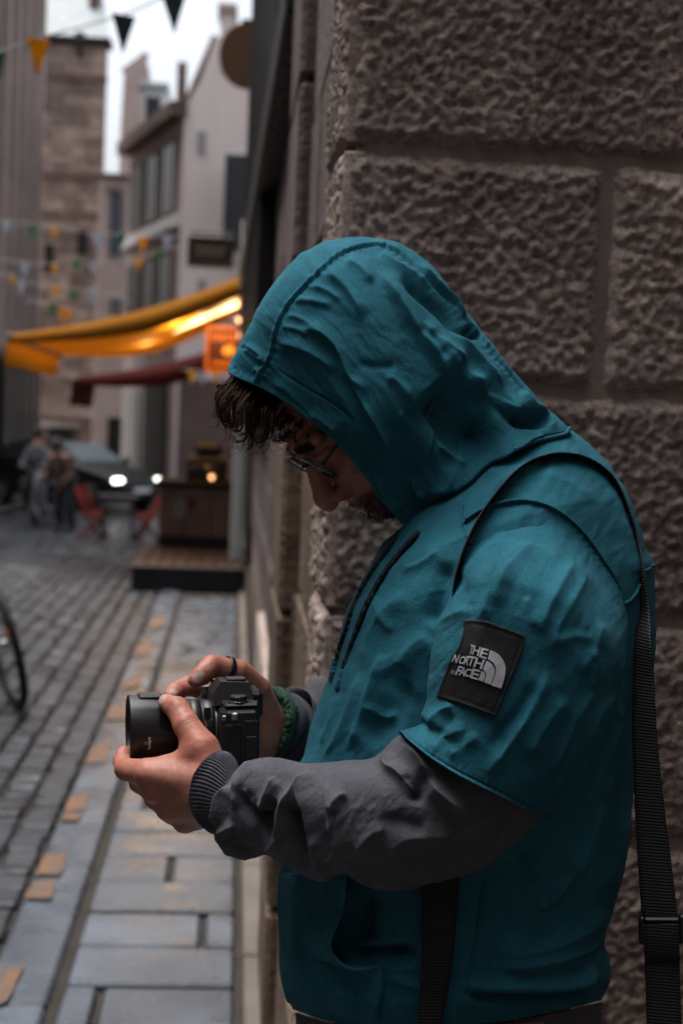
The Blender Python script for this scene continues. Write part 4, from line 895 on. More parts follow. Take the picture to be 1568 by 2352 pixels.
def wrinkle(xy, ang, sc, amp, seed, st=4.0):
    c, s = math.cos(ang), math.sin(ang); u = xy[..., 0] * c + xy[..., 1] * s; v = -xy[..., 0] * s + xy[..., 1] * c
    st = min(st, 2.6); q = np.stack([u / (sc * st), v / sc, 0 * u + seed], -1); w1 = pnoise(q * .7 + 40); q = q + .5 * np.stack([w1, pnoise(q * .7 + 80), 0 * w1], -1)
    n = pnoise(q); n2 = pnoise(q * 2.1 + 11); m_ = sstep(pnoise(q * .4 + 63), -.35, .35)
    return amp * .001 * m_ * (1.5 * (.5 - np.sqrt(n * n + .004) * 1.9) + .6 * (.5 - np.sqrt(n2 * n2 + .006) * 1.9))

# ---- torso
TL = np.array([(950, 1222), (890, 1240), (858, 1288), (829, 1340), (797, 1403), (784, 1445), (769, 1516), (745, 1580), (721, 1645), (700, 1725), (684, 1770), (660, 1880), (645, 1989), (641, 2065), (644, 2160), (645, 2224), (656, 2281), (672, 2318)], float)
TR = np.array([(1302, 980), (1358, 1026), (1409, 1083), (1453, 1165), (1481, 1254), (1498, 1300), (1503, 1368), (1505, 1463), (1499, 1540), (1482, 1650), (1455, 1812), (1446, 1907), (1431, 2002), (1406, 2095), (1385, 2160), (1397, 2205), (1401, 2249), (1380, 2296)], float)
NS, NH = 300, 190
s_ = np.linspace(0, 1, NS); w_ = np.arange(2 * NH) * math.pi / NH; v_ = (1 - np.cos(w_)) / 2; near = np.sin(w_)
Tt = spl([(950, 1222), (1015, 1125), (1120, 1035), (1220, 985), (1302, 980)], 60); Tb = spl([(672, 2318), (760, 2345), (900, 2362), (1100, 2352), (1260, 2325), (1380, 2296)], 60)
TXY = coons(Tt, Tb, spl(TL, 200), spl(TR, 200), s_, v_)
bt_ = np.interp(s_, [0, .05, .10, .16, .24, .34, .5, .62, .8, .95, 1], [.070, .105, .145, .180, .200, .212, .208, .198, .190, .192, .180])[:, None]
tcen = .035
def pw(x, e): return np.sign(x) * np.abs(x) ** e
TT = tcen - bt_ * pw(near, .80)[None, :]
NRM = lambda P, wrap=True: gridnormals(P, wrap)
TS = [  # chest and belly folds: (points, width, height, width on the other side)
 (mp(KC, [(420, 480), (375, 620), (330, 760), (285, 880)]), 11, 7, 20), (mp(KC, [(330, 560), (290, 700), (230, 840), (170, 910)]), 10, 5, 16),
 (mp(KC, [(250, 640), (215, 760), (170, 850)]), 8, 3.5, 12), (mp(KC, [(520, 250), (430, 330), (370, 430), (330, 560)]), 18, 5, 26),
 (mp(KC, [(600, 420), (520, 480), (470, 560)]), 18, 5, 24), (mp(KC, [(545, 620), (470, 700), (400, 770), (330, 830)]), 36, -6), (mp(KC, [(420, 560), (480, 620), (540, 640)]), 24, -3),
 (mp(KC, [(660, 130), (640, 260), (600, 400)]), 22, -8), (mp(KC, [(380, 280), (420, 360), (460, 420)]), 12, 3), (mp(KC, [(300, 400), (270, 560), (230, 660)]), 9, 3.5, 14),
 (mp(KC, [(480, 180), (560, 150), (640, 90)]), 9, 3), (mp(KC, [(350, 690), (420, 740), (470, 720)]), 12, 4),
 # behind the arm: long creases on the flank
 (mp(KC, [(1340, 720), (1280, 860), (1210, 1010), (1150, 1120)]), 10, 6, 22), (mp(KC, [(1355, 800), (1300, 930), (1250, 1060)]), 9, 5, 14), (mp(KC, [(1320, 560), (1300, 680), (1330, 760)]), 10, 5),
 (mp(KD, [(1290, 60), (1240, 180), (1190, 320), (1110, 420), (1060, 500)]), 11, 7, 26), (mp(KD, [(1010, 370), (1040, 450), (1060, 500)]), 9, 6, 16), (mp(KD, [(1380, 120), (1320, 330), (1250, 440)]), 12, 5, 24),
 (mp(KD, [(1000, 260), (1000, 350), (1030, 430)]), 16, -6), (mp(KD, [(1190, 330), (1150, 440), (1120, 520)]), 20, -5),
 (mp(KD, [(1320, 470), (1200, 560), (1050, 620), (880, 640)]), 22, 8, 32), (mp(KD, [(1300, 560), (1180, 650), (1000, 690), (860, 690)]), 26, 9, 22), (mp(KD, [(840, 540), (900, 510), (1000, 500)]), 18, 4),
 (mp(KD, [(1300, 720), (1150, 760), (950, 765), (740, 760)]), 12, 9, 22), (mp(KD, [(1290, 790), (1150, 800), (900, 808), (740, 790)]), 12, -11, 9), (mp(KD, [(1240, 700), (1220, 740), (1240, 780)]), 10, 4),
 (mp(KD, [(850, 370), (835, 480), (820, 600), (800, 740)]), 3.2, -2.2), (mp(KD, [(1265, 640), (1240, 700), (1225, 750)]), 12, 4),
 (mp(KD, [(280, 440), (240, 530), (190, 620)]), 12, 4, 18), (mp(KD, [(160, 420), (150, 560), (170, 640)]), 16, 4), (mp(KD, [(120, 740), (250, 790), (400, 800)]), 20, 6), (mp(KD, [(490, 720), (600, 760), (700, 770)]), 14, 5),
 (mp(KD, [(490, 690), (560, 700), (620, 690)]), 10, 4), (mp(KD, [(470, 640), (540, 650), (620, 640)]), 16, -6),
 (mp(KD, [(400, 420), (390, 540), (400, 620)]), 34, -16), (mp(KD, [(330, 655), (450, 650), (600, 640)]), 14, -12),
 # yoke
 (np.array([(1230, 1090), (1300, 1110), (1370, 1160)]), 22, 3), (np.array([(1120, 1130), (1180, 1090), (1250, 1060)]), 12, 4, 8), (np.array([(1420, 1180), (1455, 1260), (1470, 1330)]), 16, 3),
]
TP = toworld(TXY[..., 0], TXY[..., 1], np.broadcast_to(TT, TXY.shape[:2]))
TN = NRM(TP); ctr = TP.mean(1, keepdims=True)
if ((TP - ctr) * TN).sum() < 0: TN = -TN; TFL = True
else: TFL = False
fr = np.clip(near, 0, 1)[None, :] ** .5
TH = strokes(TXY, TS) * fr; TWr = WEAR * fr; TH = TH + wrinkle(TXY, 1.9, 46, 1.5, 1.3) + wrinkle(TXY, 2.3, 22, .8, 5.1) + wrinkle(TXY, 2.0, 9, .45, 9.1)
TH = TH * np.clip(s_ / .06, 0, 1)[:, None]
TP = offs(TP, TN, TH)
def fcs(a, b, wrap, flip): q = gridfaces(a, b, wrap); return q if flip else q[:, ::-1]
hoodie = mesh('hoodie', TP.reshape(-1, 3), fcs(NS, 2 * NH, True, not TFL), M_teal, person); set_wear(hoodie, TWr)
nearcols = np.arange(8, NH - 8)
def todepth(P): return -((P - CAM) @ RW)[..., 2] - DB
torso_t = lookup(TXY[:, nearcols][::2, ::2], todepth(TP)[:, nearcols][::2, ::2])
FLIPS = TFL

def ring_garment(name, T, B, Lc, Rc, ns, nh, tc, b, ex, st, wr, m, parent, tnear0=None, blend=.18, backf=.8, post=None, pk_=()):
    "tube of cloth: silhouette curves in the frame, elliptical in depth, folded by strokes"
    s = np.linspace(0, 1, ns); w = np.arange(2 * nh) * math.pi / nh; v = (1 - np.cos(w)) / 2; nr = np.sin(w)
    XY = coons(T, B, Lc, Rc, s, v); tcs = tc(s)[:, None]; bs = b(s)[:, None]
    t = tcs - bs * np.where(nr > 0, np.abs(nr) ** ex, -backf * np.abs(nr) ** ex)[None, :]
    if tnear0 is not None:
        k = 1 - sstep(s, 0, blend)[:, None]; t0 = tnear0(XY[0, :nh + 1]); full = np.r_[t0, t0[1:-1][::-1] + .03]; t = t * (1 - k) + full[None, :] * k
    P = toworld(XY[..., 0], XY[..., 1], t); n = gridnormals(P, True)
    flip = ((P - P.mean(1, keepdims=True)) * n).sum() < 0
    if flip: n = -n
    f = np.where(nr > 0, 1, 0)[None, :] * np.clip(nr, 0, 1)[None, :] ** .4
    H = strokes(XY, st) * f; wr_ = (WEAR if len(st) else 0 * H) * f
    for q in wr: H = H + wrinkle(XY, *q)
    for q in pk_: H = H + pucker(XY, *q) * f
    if post is not None: H = H + post(XY, s, w)
    P = offs(P, n, H); o = mesh(name, P.reshape(-1, 3), fcs(ns, 2 * nh, True, not flip), m, parent); set_wear(o, wr_)
    nc = np.arange(4, nh - 4); return o, XY, P, lookup(XY[:, nc][::2, ::2], todepth(P)[:, nc][::2, ::2])

# ---- near sleeve (teal)
seam = spl([(1060, 1205), (1075, 1188), (1110, 1168), (1160, 1152), (1210, 1149), (1270, 1166), (1330, 1212), (1385, 1285), (1418, 1340), (1430, 1385)], 80)
hem = spl([(917, 1680), (940, 1704), (990, 1742), (1050, 1778), (1110, 1808), (1160, 1832), (1210, 1858), (1257, 1866)], 80)
fr_l = spl([(1060, 1205), (1056, 1260), (1048, 1320), (1030, 1375), (1005, 1440), (988, 1500), (984, 1560), (980, 1610), (966, 1640), (968, 1662), (917, 1680)], 120)
fr_r = spl([(1430, 1385), (1439, 1420), (1438, 1480), (1428, 1560), (1408, 1630), (1375, 1705), (1330, 1780), (1290, 1840), (1257, 1866)], 120)
SS = [
 (mp(KC, [(880, 110), (850, 210), (810, 330), (770, 370)]), 12, 6, 22), (mp(KC, [(1010, 60), (930, 130), (870, 230), (840, 340)]), 12, 6, 24), (mp(KC, [(1150, 120), (1090, 230), (1040, 330), (1010, 430)]), 14, 6, 26),
 (mp(KC, [(1200, 160), (1150, 270), (1080, 400), (1050, 520)]), 16, 4, 22), (mp(KC, [(1260, 360), (1220, 470), (1160, 580)]), 12, 3, 18), (mp(KC, [(1060, 540), (990, 680), (900, 830), (800, 975)]), 12, 6, 20),
 (mp(KC, [(1010, 590), (960, 700), (880, 790), (830, 880)]), 16, -5), (mp(KC, [(1120, 650), (1040, 760), (960, 900)]), 16, 4, 24), (mp(KC, [(1250, 600), (1180, 700), (1120, 820), (1040, 980)]), 9, 3, 14), (mp(KC, [(1310, 640), (1240, 740), (1190, 850)]), 10, 3.5, 14),
 (mp(KC, [(580, 770), (640, 720), (700, 690)]), 10, 4, 14), (mp(KC, [(600, 890), (650, 820), (720, 790), (740, 800)]), 13, 3.2, 20), (mp(KC, [(600, 850), (660, 770), (690, 720)]), 10, -2), (mp(KC, [(660, 900), (720, 860), (790, 800)]), 14, 3, 20),
 (mp(KC, [(610, 450), (640, 380), (720, 330), (770, 250)]), 12, 4, 20), (mp(KC, [(590, 560), (580, 640), (560, 710)]), 12, 2.6, 16), (mp(KC, [(690, 180), (720, 260), (740, 340)]), 20, -4),
 (mp(KC, [(780, 30), (850, -10), (950, -20)]), 10, 3), (mp(KC, [(1060, 460), (1140, 430), (1230, 440)]), 12, 2), (mp(KC, [(960, 270), (980, 340), (1000, 400)]), 9, 2),
 (mp(KC, [(1210, 470), (1225, 560), (1210, 640)]), 8, 2.5, 12), (mp(KC, [(1100, 930), (1090, 1010), (1060, 1060)]), 8, 2),
 (hem + np.array([0, -7]), 2.4, -1.3, 2.4, True), (hem, 5, 2.0, 5, True),
]
sl, SXY, SP, sleeve_t = ring_garment('sleeve', seam, hem, fr_l, fr_r, 260, 150, lambda s: np.interp(s, [0, .2, .6, 1], [-.110, -.125, -.140, -.145]), lambda s: np.interp(s, [0, .15, .4, 1], [.06, .10, .115, .108]), .72,
    SS, [(2.05, 40, 1.3, 2.2), (2.3, 22, .7, 8.8), (2.0, 9, .4, 4.8)], M_teal, person, tnear0=lambda q: torso_t(q) - .004, blend=.30, pk_=[(hem[::4] + np.array([2, -9]), 9, .9, 15), (seam[4:-2:4] + np.array([0, 10]), 12, .9, 18)])

# ---- grey under-sleeve (elbow and forearm)
cuffline = spl([(548, 1764), (519, 1801), (502, 1834), (496, 1871), (491, 1911)], 40)
gtop = spl([(548, 1764), (565, 1752), (600, 1741), (640, 1740), (690, 1752), (740, 1752), (800, 1747), (850, 1742), (880, 1722), (900, 1700), (925, 1683)], 100)
gbot = spl([(491, 1911), (498, 1935), (520, 1962), (556, 1975), (585, 1970), (612, 1963), (650, 1985), (690, 2008), (740, 2026), (775, 2012), (800, 2014), (840, 2036), (890, 2046), (940, 2040), (1000, 2031), (1060, 2014), (1120, 1988), (1170, 1945), (1215, 1900), (1250, 1862)], 160)
hemin = spl([(925, 1683), (990, 1735), (1110, 1798), (1250, 1855)], 60) if False else spl([(925, 1683), (990, 1728), (1060, 1766), (1160, 1818), (1250, 1852)], 60)
GS = [
 (mp(KB, [(985, 765), (900, 850), (860, 960), (850, 1090)]), 9, 7, 15), (mp(KB, [(840, 930), (760, 1000), (735, 1090), (722, 1190)]), 8, 6, 13), (mp(KB, [(880, 930), (930, 1060), (1010, 1160), (1080, 1260)]), 16, -11), (mp(KB, [(1100, 870), (1060, 960), (1010, 1070), (975, 1100)]), 9, 8, 18),
 (mp(KB, [(900, 940), (930, 1020), (975, 1090)]), 8, 5), (mp(KB, [(1290, 890), (1200, 980), (1145, 1060), (1130, 1180), (1090, 1270)]), 10, 10, 22), (mp(KB, [(1380, 830), (1280, 900), (1260, 960), (1290, 1100), (1310, 1250), (1350, 1380), (1390, 1490)]), 10, 10, 24),
 (mp(KB, [(1230, 1020), (1250, 1160), (1300, 1330), (1330, 1450)]), 20, -14), (mp(KB, [(1470, 890), (1430, 960), (1440, 1070), (1460, 1200), (1500, 1330), (1560, 1400)]), 9, 6, 20), (mp(KB, [(1560, 980), (1490, 1020), (1460, 1100)]), 10, 6),
 (mp(KB, [(1010, 1330), (1080, 1300), (1130, 1230)]), 12, 7), (mp(KB, [(740, 1230), (800, 1200), (850, 1160)]), 8, 6, 10), (mp(KB, [(830, 1290), (900, 1330), (990, 1360)]), 14, -6), (mp(KB, [(1380, 1380), (1440, 1360), (1500, 1320)]), 12, 5),
 (mp(KB, [(1090, 1000), (1050, 1100), (1010, 1180)]), 14, -9),
 (mp(KC, [(440, 860), (425, 930), (480, 960), (560, 1060)]), 11, 7, 20), (mp(KC, [(470, 840), (560, 900), (600, 990), (680, 1060), (740, 1110)]), 16, 8, 22), (mp(KC, [(600, 940), (560, 1000), (530, 1080)]), 16, -7),
 (mp(KD, [(560, 0), (590, 60), (600, 100)]), 12, -4.34), (mp(KD, [(640, 40), (720, 100), (800, 140)]), 22, 4.96, 28), (mp(KD, [(500, 130), (520, 160), (640, 200)]), 18, -4.96), (mp(KD, [(290, 60), (310, 150), (310, 260), (400, 360)]), 3.5, -1.55), (mp(KD, [(370, 280), (440, 210), (500, 190)]), 14, 4.34), (mp(KD, [(480, 300), (560, 230), (680, 220), (760, 200)]), 16, 4.34, 22),
 (mp(KD, [(560, 330), (650, 280), (760, 260)]), 20, -3.10), (mp(KD, [(230, 200), (230, 280), (260, 370)]), 11, 4.96, 20), (mp(KD, [(200, 60), (210, 200), (240, 330)]), 9, 3.10, 16), (mp(KD, [(960, 260), (1000, 200), (1050, 150)]), 9, 1.86), (mp(KD, [(420, 380), (520, 400), (640, 390)]), 16, 3.10),
]
gs_, GXY, GP, grey_t = ring_garment('undersleeve', cuffline, hemin, gtop, gbot, 320, 130, lambda s: np.interp(s, [0, .3, .7, 1], [-.125, -.135, -.145, -.14]), lambda s: np.interp(s, [0, .08, .5, 1], [.036, .052, .085, .092]), .75,
    GS, [(2.2, 34, 1.3, 3.2), (2.5, 14, .7, 8.1), (2.2, 7, .35, 5.1)], M_grey_c, person)
# cuff
cl = spl([(506, 1725), (485, 1735), (464, 1753), (446, 1778), (438, 1805), (435, 1845), (449, 1878), (470, 1900), (488, 1912)], 60)
ce = spl([(549, 1766), (521, 1801), (504, 1834), (498, 1871), (493, 1911)], 60)
ctop = spl([(506, 1725), (525, 1730), (540, 1746), (549, 1766)], 20); cbot = spl([(488, 1912), (490, 1913), (493, 1912)], 12)
def ribs(XY, s, w): return .0008 * np.sin(w * 74)[None, :] * np.clip(np.minimum(s * 8, (1 - s) * 8), 0, 1)[:, None] + .002 * np.exp(-(s / .06) ** 2)[:, None]
ring_garment('cuff', cl, ce, ctop, cbot, 40, 330, lambda s: np.interp(s, [0, 1], [-.120, -.123]), lambda s: np.interp(s, [0, 1], [.041, .042]), .85, [], [(2.0, 20, .8, 2)], M_grey_c, person, post=ribs)

# ---- hood
CR = spl([(535, 836), (545, 805), (562, 770), (580, 733), (600, 695), (625, 655), (655, 618), (690, 585), (730, 562), (770, 549), (815, 545), (860, 548), (905, 556), (945, 576), (985, 605), (1015, 640), (1050, 690), (1090, 742), (1140, 805), (1185, 862), (1225, 905), (1262, 944), (1290, 968), (1306, 984)], 240)
E0 = spl([(950, 1224), (935, 1208), (920, 1188), (897, 1160), (870, 1128), (838, 1085), (800, 1040), (762, 1000), (720, 966), (685, 940), (655, 920), (625, 902), (600, 889), (578, 880), (556, 872), (540, 865), (532, 860), (530, 851), (535, 836)], 240)
E1 = spl([(950, 1224), (985, 1196), (1020, 1160), (1060, 1120), (1110, 1076), (1160, 1040), (1200, 1016), (1240, 1002), (1275, 996), (1296, 992), (1306, 984)], 240)
NS2, NR = 300, 170
s2 = np.linspace(0, 1, NS2); ph = np.linspace(0.02, math.pi / 2, NR); r_ = np.sin(ph)
Nn = np.array([950, 1224.0])
def at1(c, u): x = np.linspace(0, 1, len(c)); return np.stack([np.interp(u, x, c[:, k]) for k in (0, 1)], -1)
e0, e1 = at1(E0, r_)[None], at1(E1, r_)[None]; cr = at1(CR, s2)[:, None]; S = s2[:, None, None]; Rr = r_[None, :, None]
HXY = (1 - S) * e0 + S * e1 + (1 - Rr) * Nn + Rr * cr - ((1 - S) * ((1 - Rr) * Nn + Rr * CR[0]) + S * ((1 - Rr) * Nn + Rr * CR[-1]))
hw = np.interp(s2, [0, .06, .15, .4, .7, .9, 1], [.088, .100, .116, .128, .124, .105, .088])[:, None]; low = .060 + .0 * hw
eff = low + (hw - low) * sstep(r_, 0.0, .45)[None, :]
pe = np.interp(s2, [0, .2, .5, 1], [3.8, 3.4, 2.6, 2.4])[:, None]; HT = -eff * (1 - r_[None, :] ** pe) ** (1 / pe)
HT = HT + .0 * HXY[..., 0]
full_xy = np.concatenate([HXY, HXY[:, -2::-1]], 1); full_t = np.concatenate([HT, -HT[:, -2::-1]], 1)
HPn = toworld(full_xy[..., 0], full_xy[..., 1], full_t + .01)
HN = gridnormals(HPn, False); hc = toworld(np.array(880.), np.array(900.), np.array(.01))
HF = ((HPn - hc) * HN).sum() < 0
if HF: HN = -HN
seam_front = mp(KA, [(222, 610), (240, 570), (268, 520), (290, 430), (315, 360), (350, 300), (410, 235), (480, 165), (540, 115), (600, 88), (660, 76), (720, 78)])
seam_back = mp(KA, [(720, 78), (780, 105), (850, 175), (930, 250), (1010, 325), (1060, 385), (1120, 450), (1180, 530), (1250, 610), (1320, 680), (1395, 735)])
HS = [
 (seam_front, 3.2, 2.2, 3.2, True), (seam_front + np.array([6, 4]), 2.4, -1.7, 2.4, True), (seam_back, 3.2, 2.0, 3.2, True), (seam_back + np.array([-6, 4]), 2.4, -1.6, 2.4, True),
 (mp(KA, [(690, 170), (760, 280), (830, 390), (900, 490), (960, 580), (1010, 640)]), 10, 8, 30), (mp(KE, [(250, 480), (310, 540), (400, 590), (470, 650)]), 9, 5, 14), (mp(KE, [(400, 545), (480, 610), (560, 690), (630, 790)]), 8, 5, 18), (mp(KE, [(330, 590), (420, 660), (520, 740), (600, 830), (690, 862)]), 14, -9, 12),
 (mp(KE, [(640, 800), (655, 840), (705, 850)]), 8, -8), (mp(KE, [(430, 790), (500, 870), (570, 930), (640, 965)]), 12, 6, 20), (mp(KE, [(480, 850), (530, 920), (600, 1000), (680, 1070)]), 14, 5, 20), (mp(KE, [(540, 780), (600, 860), (690, 960), (750, 1030), (800, 1085)]), 9, 6, 18),
 (mp(KE, [(640, 1010), (720, 1090), (830, 1160), (900, 1190)]), 16, 6, 20), (mp(KE, [(860, 1080), (920, 1150), (1000, 1180)]), 12, 5), (mp(KE, [(830, 1190), (920, 1230), (1010, 1210)]), 16, -8),
 (mp(KA, [(380, 405), (470, 425), (530, 475), (565, 540), (590, 600), (680, 665)]), 10, 7, 22), (mp(KA, [(590, 600), (640, 700), (700, 800), (760, 905)]), 8, 6, 20), (mp(KA, [(640, 690), (690, 790), (745, 880)]), 7, 3),
 (mp(KA, [(300, 460), (380, 480), (460, 520), (540, 580)]), 12, 4, 16), (mp(KA, [(310, 400), (380, 410), (430, 440)]), 6, 2.0), (mp(KA, [(330, 350), (400, 370), (470, 420)]), 6, 1.8), (mp(KA, [(360, 300), (430, 300), (520, 320)]), 6, 2.4, 10), (mp(KA, [(420, 240), (490, 255), (560, 300)]), 6, 2.0), (mp(KA, [(480, 190), (540, 220), (600, 290), (640, 370)]), 9, 5, 20), (mp(KA, [(560, 140), (620, 170), (680, 230)]), 9, 4, 14),
 (mp(KA, [(600, 540), (700, 555), (780, 545)]), 9, -1.8, 9), (mp(KA, [(720, 590), (770, 620), (830, 690)]), 9, 4, 16), (mp(KA, [(770, 730), (810, 770), (850, 820)]), 7, 3), (mp(KA, [(840, 400), (920, 460), (960, 540)]), 14, -4),
 (mp(KA, [(430, 735), (490, 765), (560, 815)]), 9, 5, 14), (mp(KA, [(280, 545), (340, 590), (420, 640), (520, 700), (640, 790)]), 2.6, -1.6, 2.6), (mp(KA, [(150, 480), (200, 490), (250, 530)]), 3, -2), (mp(KA, [(175, 475), (220, 500), (255, 545)]), 8, 3.5),
 (mp(KA, [(270, 610), (330, 640), (400, 700), (470, 770)]), 12, 3, 16), (mp(KA, [(210, 560), (240, 580), (225, 610)]), 7, 3),
 (mp(KA, [(840, 1050), (960, 1020), (1060, 970), (1160, 905), (1260, 860), (1380, 840)]), 20, 11, 24), (mp(KA, [(880, 640), (990, 760), (1060, 830), (1180, 830)]), 60, -24), (mp(KA, [(930, 860), (990, 900), (1060, 945)]), 12, 6, 20), (mp(KA, [(820, 980), (860, 1050), (900, 1060)]), 9, 5),
 (mp(KA, [(1080, 610), (1170, 700), (1250, 760), (1370, 770)]), 18, -9), (mp(KA, [(1040, 560), (1120, 660), (1200, 720), (1300, 740)]), 12, 5, 18), (mp(KA, [(1250, 800), (1330, 800), (1400, 770)]), 10, 4), (mp(KA, [(1285, 880), (1310, 850), (1350, 830)]), 6, 4),
 (mp(KA, [(690, 960), (720, 1050), (790, 1140)]), 14, 4),
]
side = np.r_[np.ones(NR), np.full(NR - 1, .35)][None, :]
HH = strokes(full_xy, HS); HWr = WEAR * side; HH = HH * side * np.concatenate([np.clip((1 - r_) / .02, 0, 1), np.clip((1 - r_[-2::-1]) / .02, 0, 1)])[None, :] + wrinkle(full_xy, .75, 40, 1.9, 4.4) + wrinkle(full_xy, .95, 20, .9, 7.7) + wrinkle(full_xy, .8, 9, .45, 2.7)
rimr = .0035 * np.exp(-(s2 / .012) ** 2)[:, None]
HH = HH + pucker(full_xy, seam_front + np.array([9, 4]), 13, 1.0, 17) * side + pucker(full_xy, seam_back + np.array([-9, 6]), 12, .8, 19) * side + pucker(full_xy, E0[::6] + np.array([10, -8]), 11, .7, 15) * side
HPn = offs(HPn, HN, HH + rimr)
hood = mesh('hood', HPn.reshape(-1, 3), fcs(NS2, 2 * NR - 1, False, not HF), M_teal, hoodie); set_wear(hood, HWr)
md = hood.modifiers.new('cloth_thickness', 'SOLIDIFY'); md.thickness = .0035; md.offset = -1 
hood_t = lookup(HXY[::2, ::2], todepth(HPn)[:, :NR][::2, ::2])

# seams as raised piping
def seamline(name, pts, tf, r, m, parent, up=.0012, n=60):
    c = spl(pts, n); t = tf(c) - up; P = toworld(c[:, 0], c[:, 1], t); v, f = tubevf(P, r, 6); return mesh(name, v, f, m, parent)
seamline('shoulder_seam', seam[2:-1], lambda c: np.minimum(sleeve_t(c), torso_t(c)), .0019, M_teal, hoodie)
seamline('yoke_seam', [(1432, 1388), (1447, 1378), (1460, 1362), (1468, 1342)], torso_t, .0022, M_teal, hoodie, .002); seamline('yoke_seam', [(1478, 1312), (1490, 1306), (1500, 1298)], torso_t, .0022, M_teal, hoodie, .002)
seamline('neck_seam', [(1306, 984), (1298, 996), (1270, 1004), (1225, 1014), (1180, 1034)], lambda c: np.minimum(hood_t(c), torso_t(c)), .0028, M_teal, hoodie, .001)
seamline('chest_seam', [(1062, 1160), (1060, 1190), (1070, 1230), (1082, 1250)], torso_t, .0013, M_teal, hoodie, .001)
seamline('side_seam', mp(KD, [(850, 380), (832, 500), (815, 620), (790, 760), (800, 880)]), torso_t, .0013, M_teal, hoodie, .0005)

# ---- hem band and pocket
hb = spl([(680, 2326), (760, 2350), (900, 2367), (1100, 2357), (1260, 2330), (1378, 2302)], 60); hb2 = hb + np.array([6, 95.0])
ring_garment('hem_band', hb, hb2, np.array([hb[0], hb2[0]]), np.array([hb[-1], hb2[-1]]), 24, 260, lambda s: .035 + 0 * s, lambda s: .172 + 0 * s, .80, [], [], M_grey_c, hoodie, post=lambda XY, s, w: .0012 * np.sin(w * 120)[None, :] + 0 * s[:, None])
po = spl(mp(KD, [(345, 340), (335, 480), (305, 560), (288, 610), (300, 655), (345, 695), (400, 705), (470, 692)]), 50)   # pocket mouth
pb = spl(mp(KD, [(470, 692), (478, 760), (462, 830), (455, 905)]), 30)
edge = np.vstack([po, pb[1:]]); le = at1(spl(TL, 200), np.linspace(.735, .985, len(edge))) + np.array([2, 0])
nv = 46; U = np.linspace(0, 1, nv)
PX = le[:, None] * (1 - U)[None, :, None] + edge[:, None] * U[None, :, None]
pt_ = torso_t(PX.reshape(-1, 2)).reshape(PX.shape[:2]); lift = np.r_[np.interp(np.linspace(0, 1, len(po)), [0, .5, .8, 1], [.040, .042, .030, .004]), np.full(len(pb) - 1, .004)][:, None] * (U ** 2)[None, :] + .003 * np.sin(math.pi * np.clip(U, 0, 1))[None, :] + .002
PP = toworld(PX[..., 0], PX[..., 1], pt_ - lift - .003 * fbm(np.stack([PX[..., 0] / 60, PX[..., 1] / 90, 0 * PX[..., 0]], -1), 2))
pk = mesh('pocket', PP.reshape(-1, 3), gridfaces(len(edge), nv, False), M_teal, hoodie); md = pk.modifiers.new('cloth_thickness', 'SOLIDIFY'); md.thickness = .003; md.offset = 1
v, f = tubevf(toworld(edge[:, 0], edge[:, 1], todepth(PP)[:, -1] - .0005), .0022, 6); mesh('pocket_piping', v, f, M_teal, hoodie)

# ---- drawcords
def drawcord(pts, tip, parent):
    c = spl(pts, 60); t = torso_t(c) - .0085; P = toworld(c[:, 0], c[:, 1], t)
    v, f = tubevf(P, .0036 + .0003 * np.sin(np.arange(60) * 1.6), 8); o = mesh('drawcord', v, f, M_cord, parent)
    mb = MB()
    for i in range(14, 58, 3):
        p = P[i]; d = P[i + 1] - P[i - 1]; d /= np.linalg.norm(d); q = -(RW @ np.array([0, 0, 1.0])); sd_ = np.cross(d, q); k = p - q * .0033 + sd_ * RNG.uniform(-.0016, .0016); mb.tube([k - d * .002, k, k + d * .002], [.0004, .0010, .0004], 5)
    mb.build('teal_fleck', M_teal, o, kind='stuff')
    c2 = spl([pts[-1], tip], 12); t2 = torso_t(c2) - .0085; P2 = toworld(c2[:, 0], c2[:, 1], t2); v, f = tubevf(P2, [.0036, .0046, .0046, .0046, .0046, .0046, .0045, .0044, .0043, .0042, .0036, .002], 8); mesh('aglet', v, f, M_teal, o)
drawcord(list(mp(KC, [(475, 30), (440, 85), (385, 165), (340, 235), (300, 320), (275, 400), (250, 470), (236, 525)])), mp(KC, [(215, 602)])[0], hoodie)
drawcord(list(mp(KC, [(545, 30), (490, 95), (430, 170), (380, 250), (335, 345), (305, 430), (280, 500), (262, 555)])), mp(KC, [(237, 640)])[0], hoodie)
# ================================================================== body (one continuous surface)
def camq(x, y, t): d = DB + t; return np.array([(x - CX) / FD * d, -(y - CY) / FD * d, -d])
def kb(x, y, t): return camq(*KB(x, y), t)
def nrm(v): v = np.array(v, float); return v / np.linalg.norm(v)
# head frame: F forward, U up, L towards the viewer
HO = camq(821, 925, .012)
F0, U0, L0 = np.array([-.669, -.743, 0]), np.array([-.743, .669, 0]), np.array([0, 0, 1.0])
ro, ps = math.radians(15), math.radians(9)
L1 = L0 * math.cos(ro) - U0 * math.sin(ro); U1 = U0 * math.cos(ro) + L0 * math.sin(ro)
HFv = F0 * math.cos(ps) + L1 * math.sin(ps); HL = L1 * math.cos(ps) - F0 * math.sin(ps); HU = U1
def hp_(f, u, l): return HO + HFv * f + HU * u + HL * l
def s_ell(p, c, r):
    q = p - np.array(c); r = np.array(r); k0 = np.linalg.norm(q / r, axis=-1); k1 = np.linalg.norm(q / r ** 2, axis=-1) + 1e-9; return k0 * (k0 - 1) / k1
def s_cap(p, a, b, ra, rb):
    a, b = np.array(a), np.array(b); ab = b - a; u = np.clip(((p - a) @ ab) / (ab @ ab + 1e-12), 0, 1); return np.linalg.norm(p - a - u[..., None] * ab, axis=-1) - (ra + (rb - ra) * u)
def smin(a, b, k): h = np.clip(.5 + .5 * (b - a) / k, 0, 1); return b * (1 - h) + a * h - k * h * (1 - h)
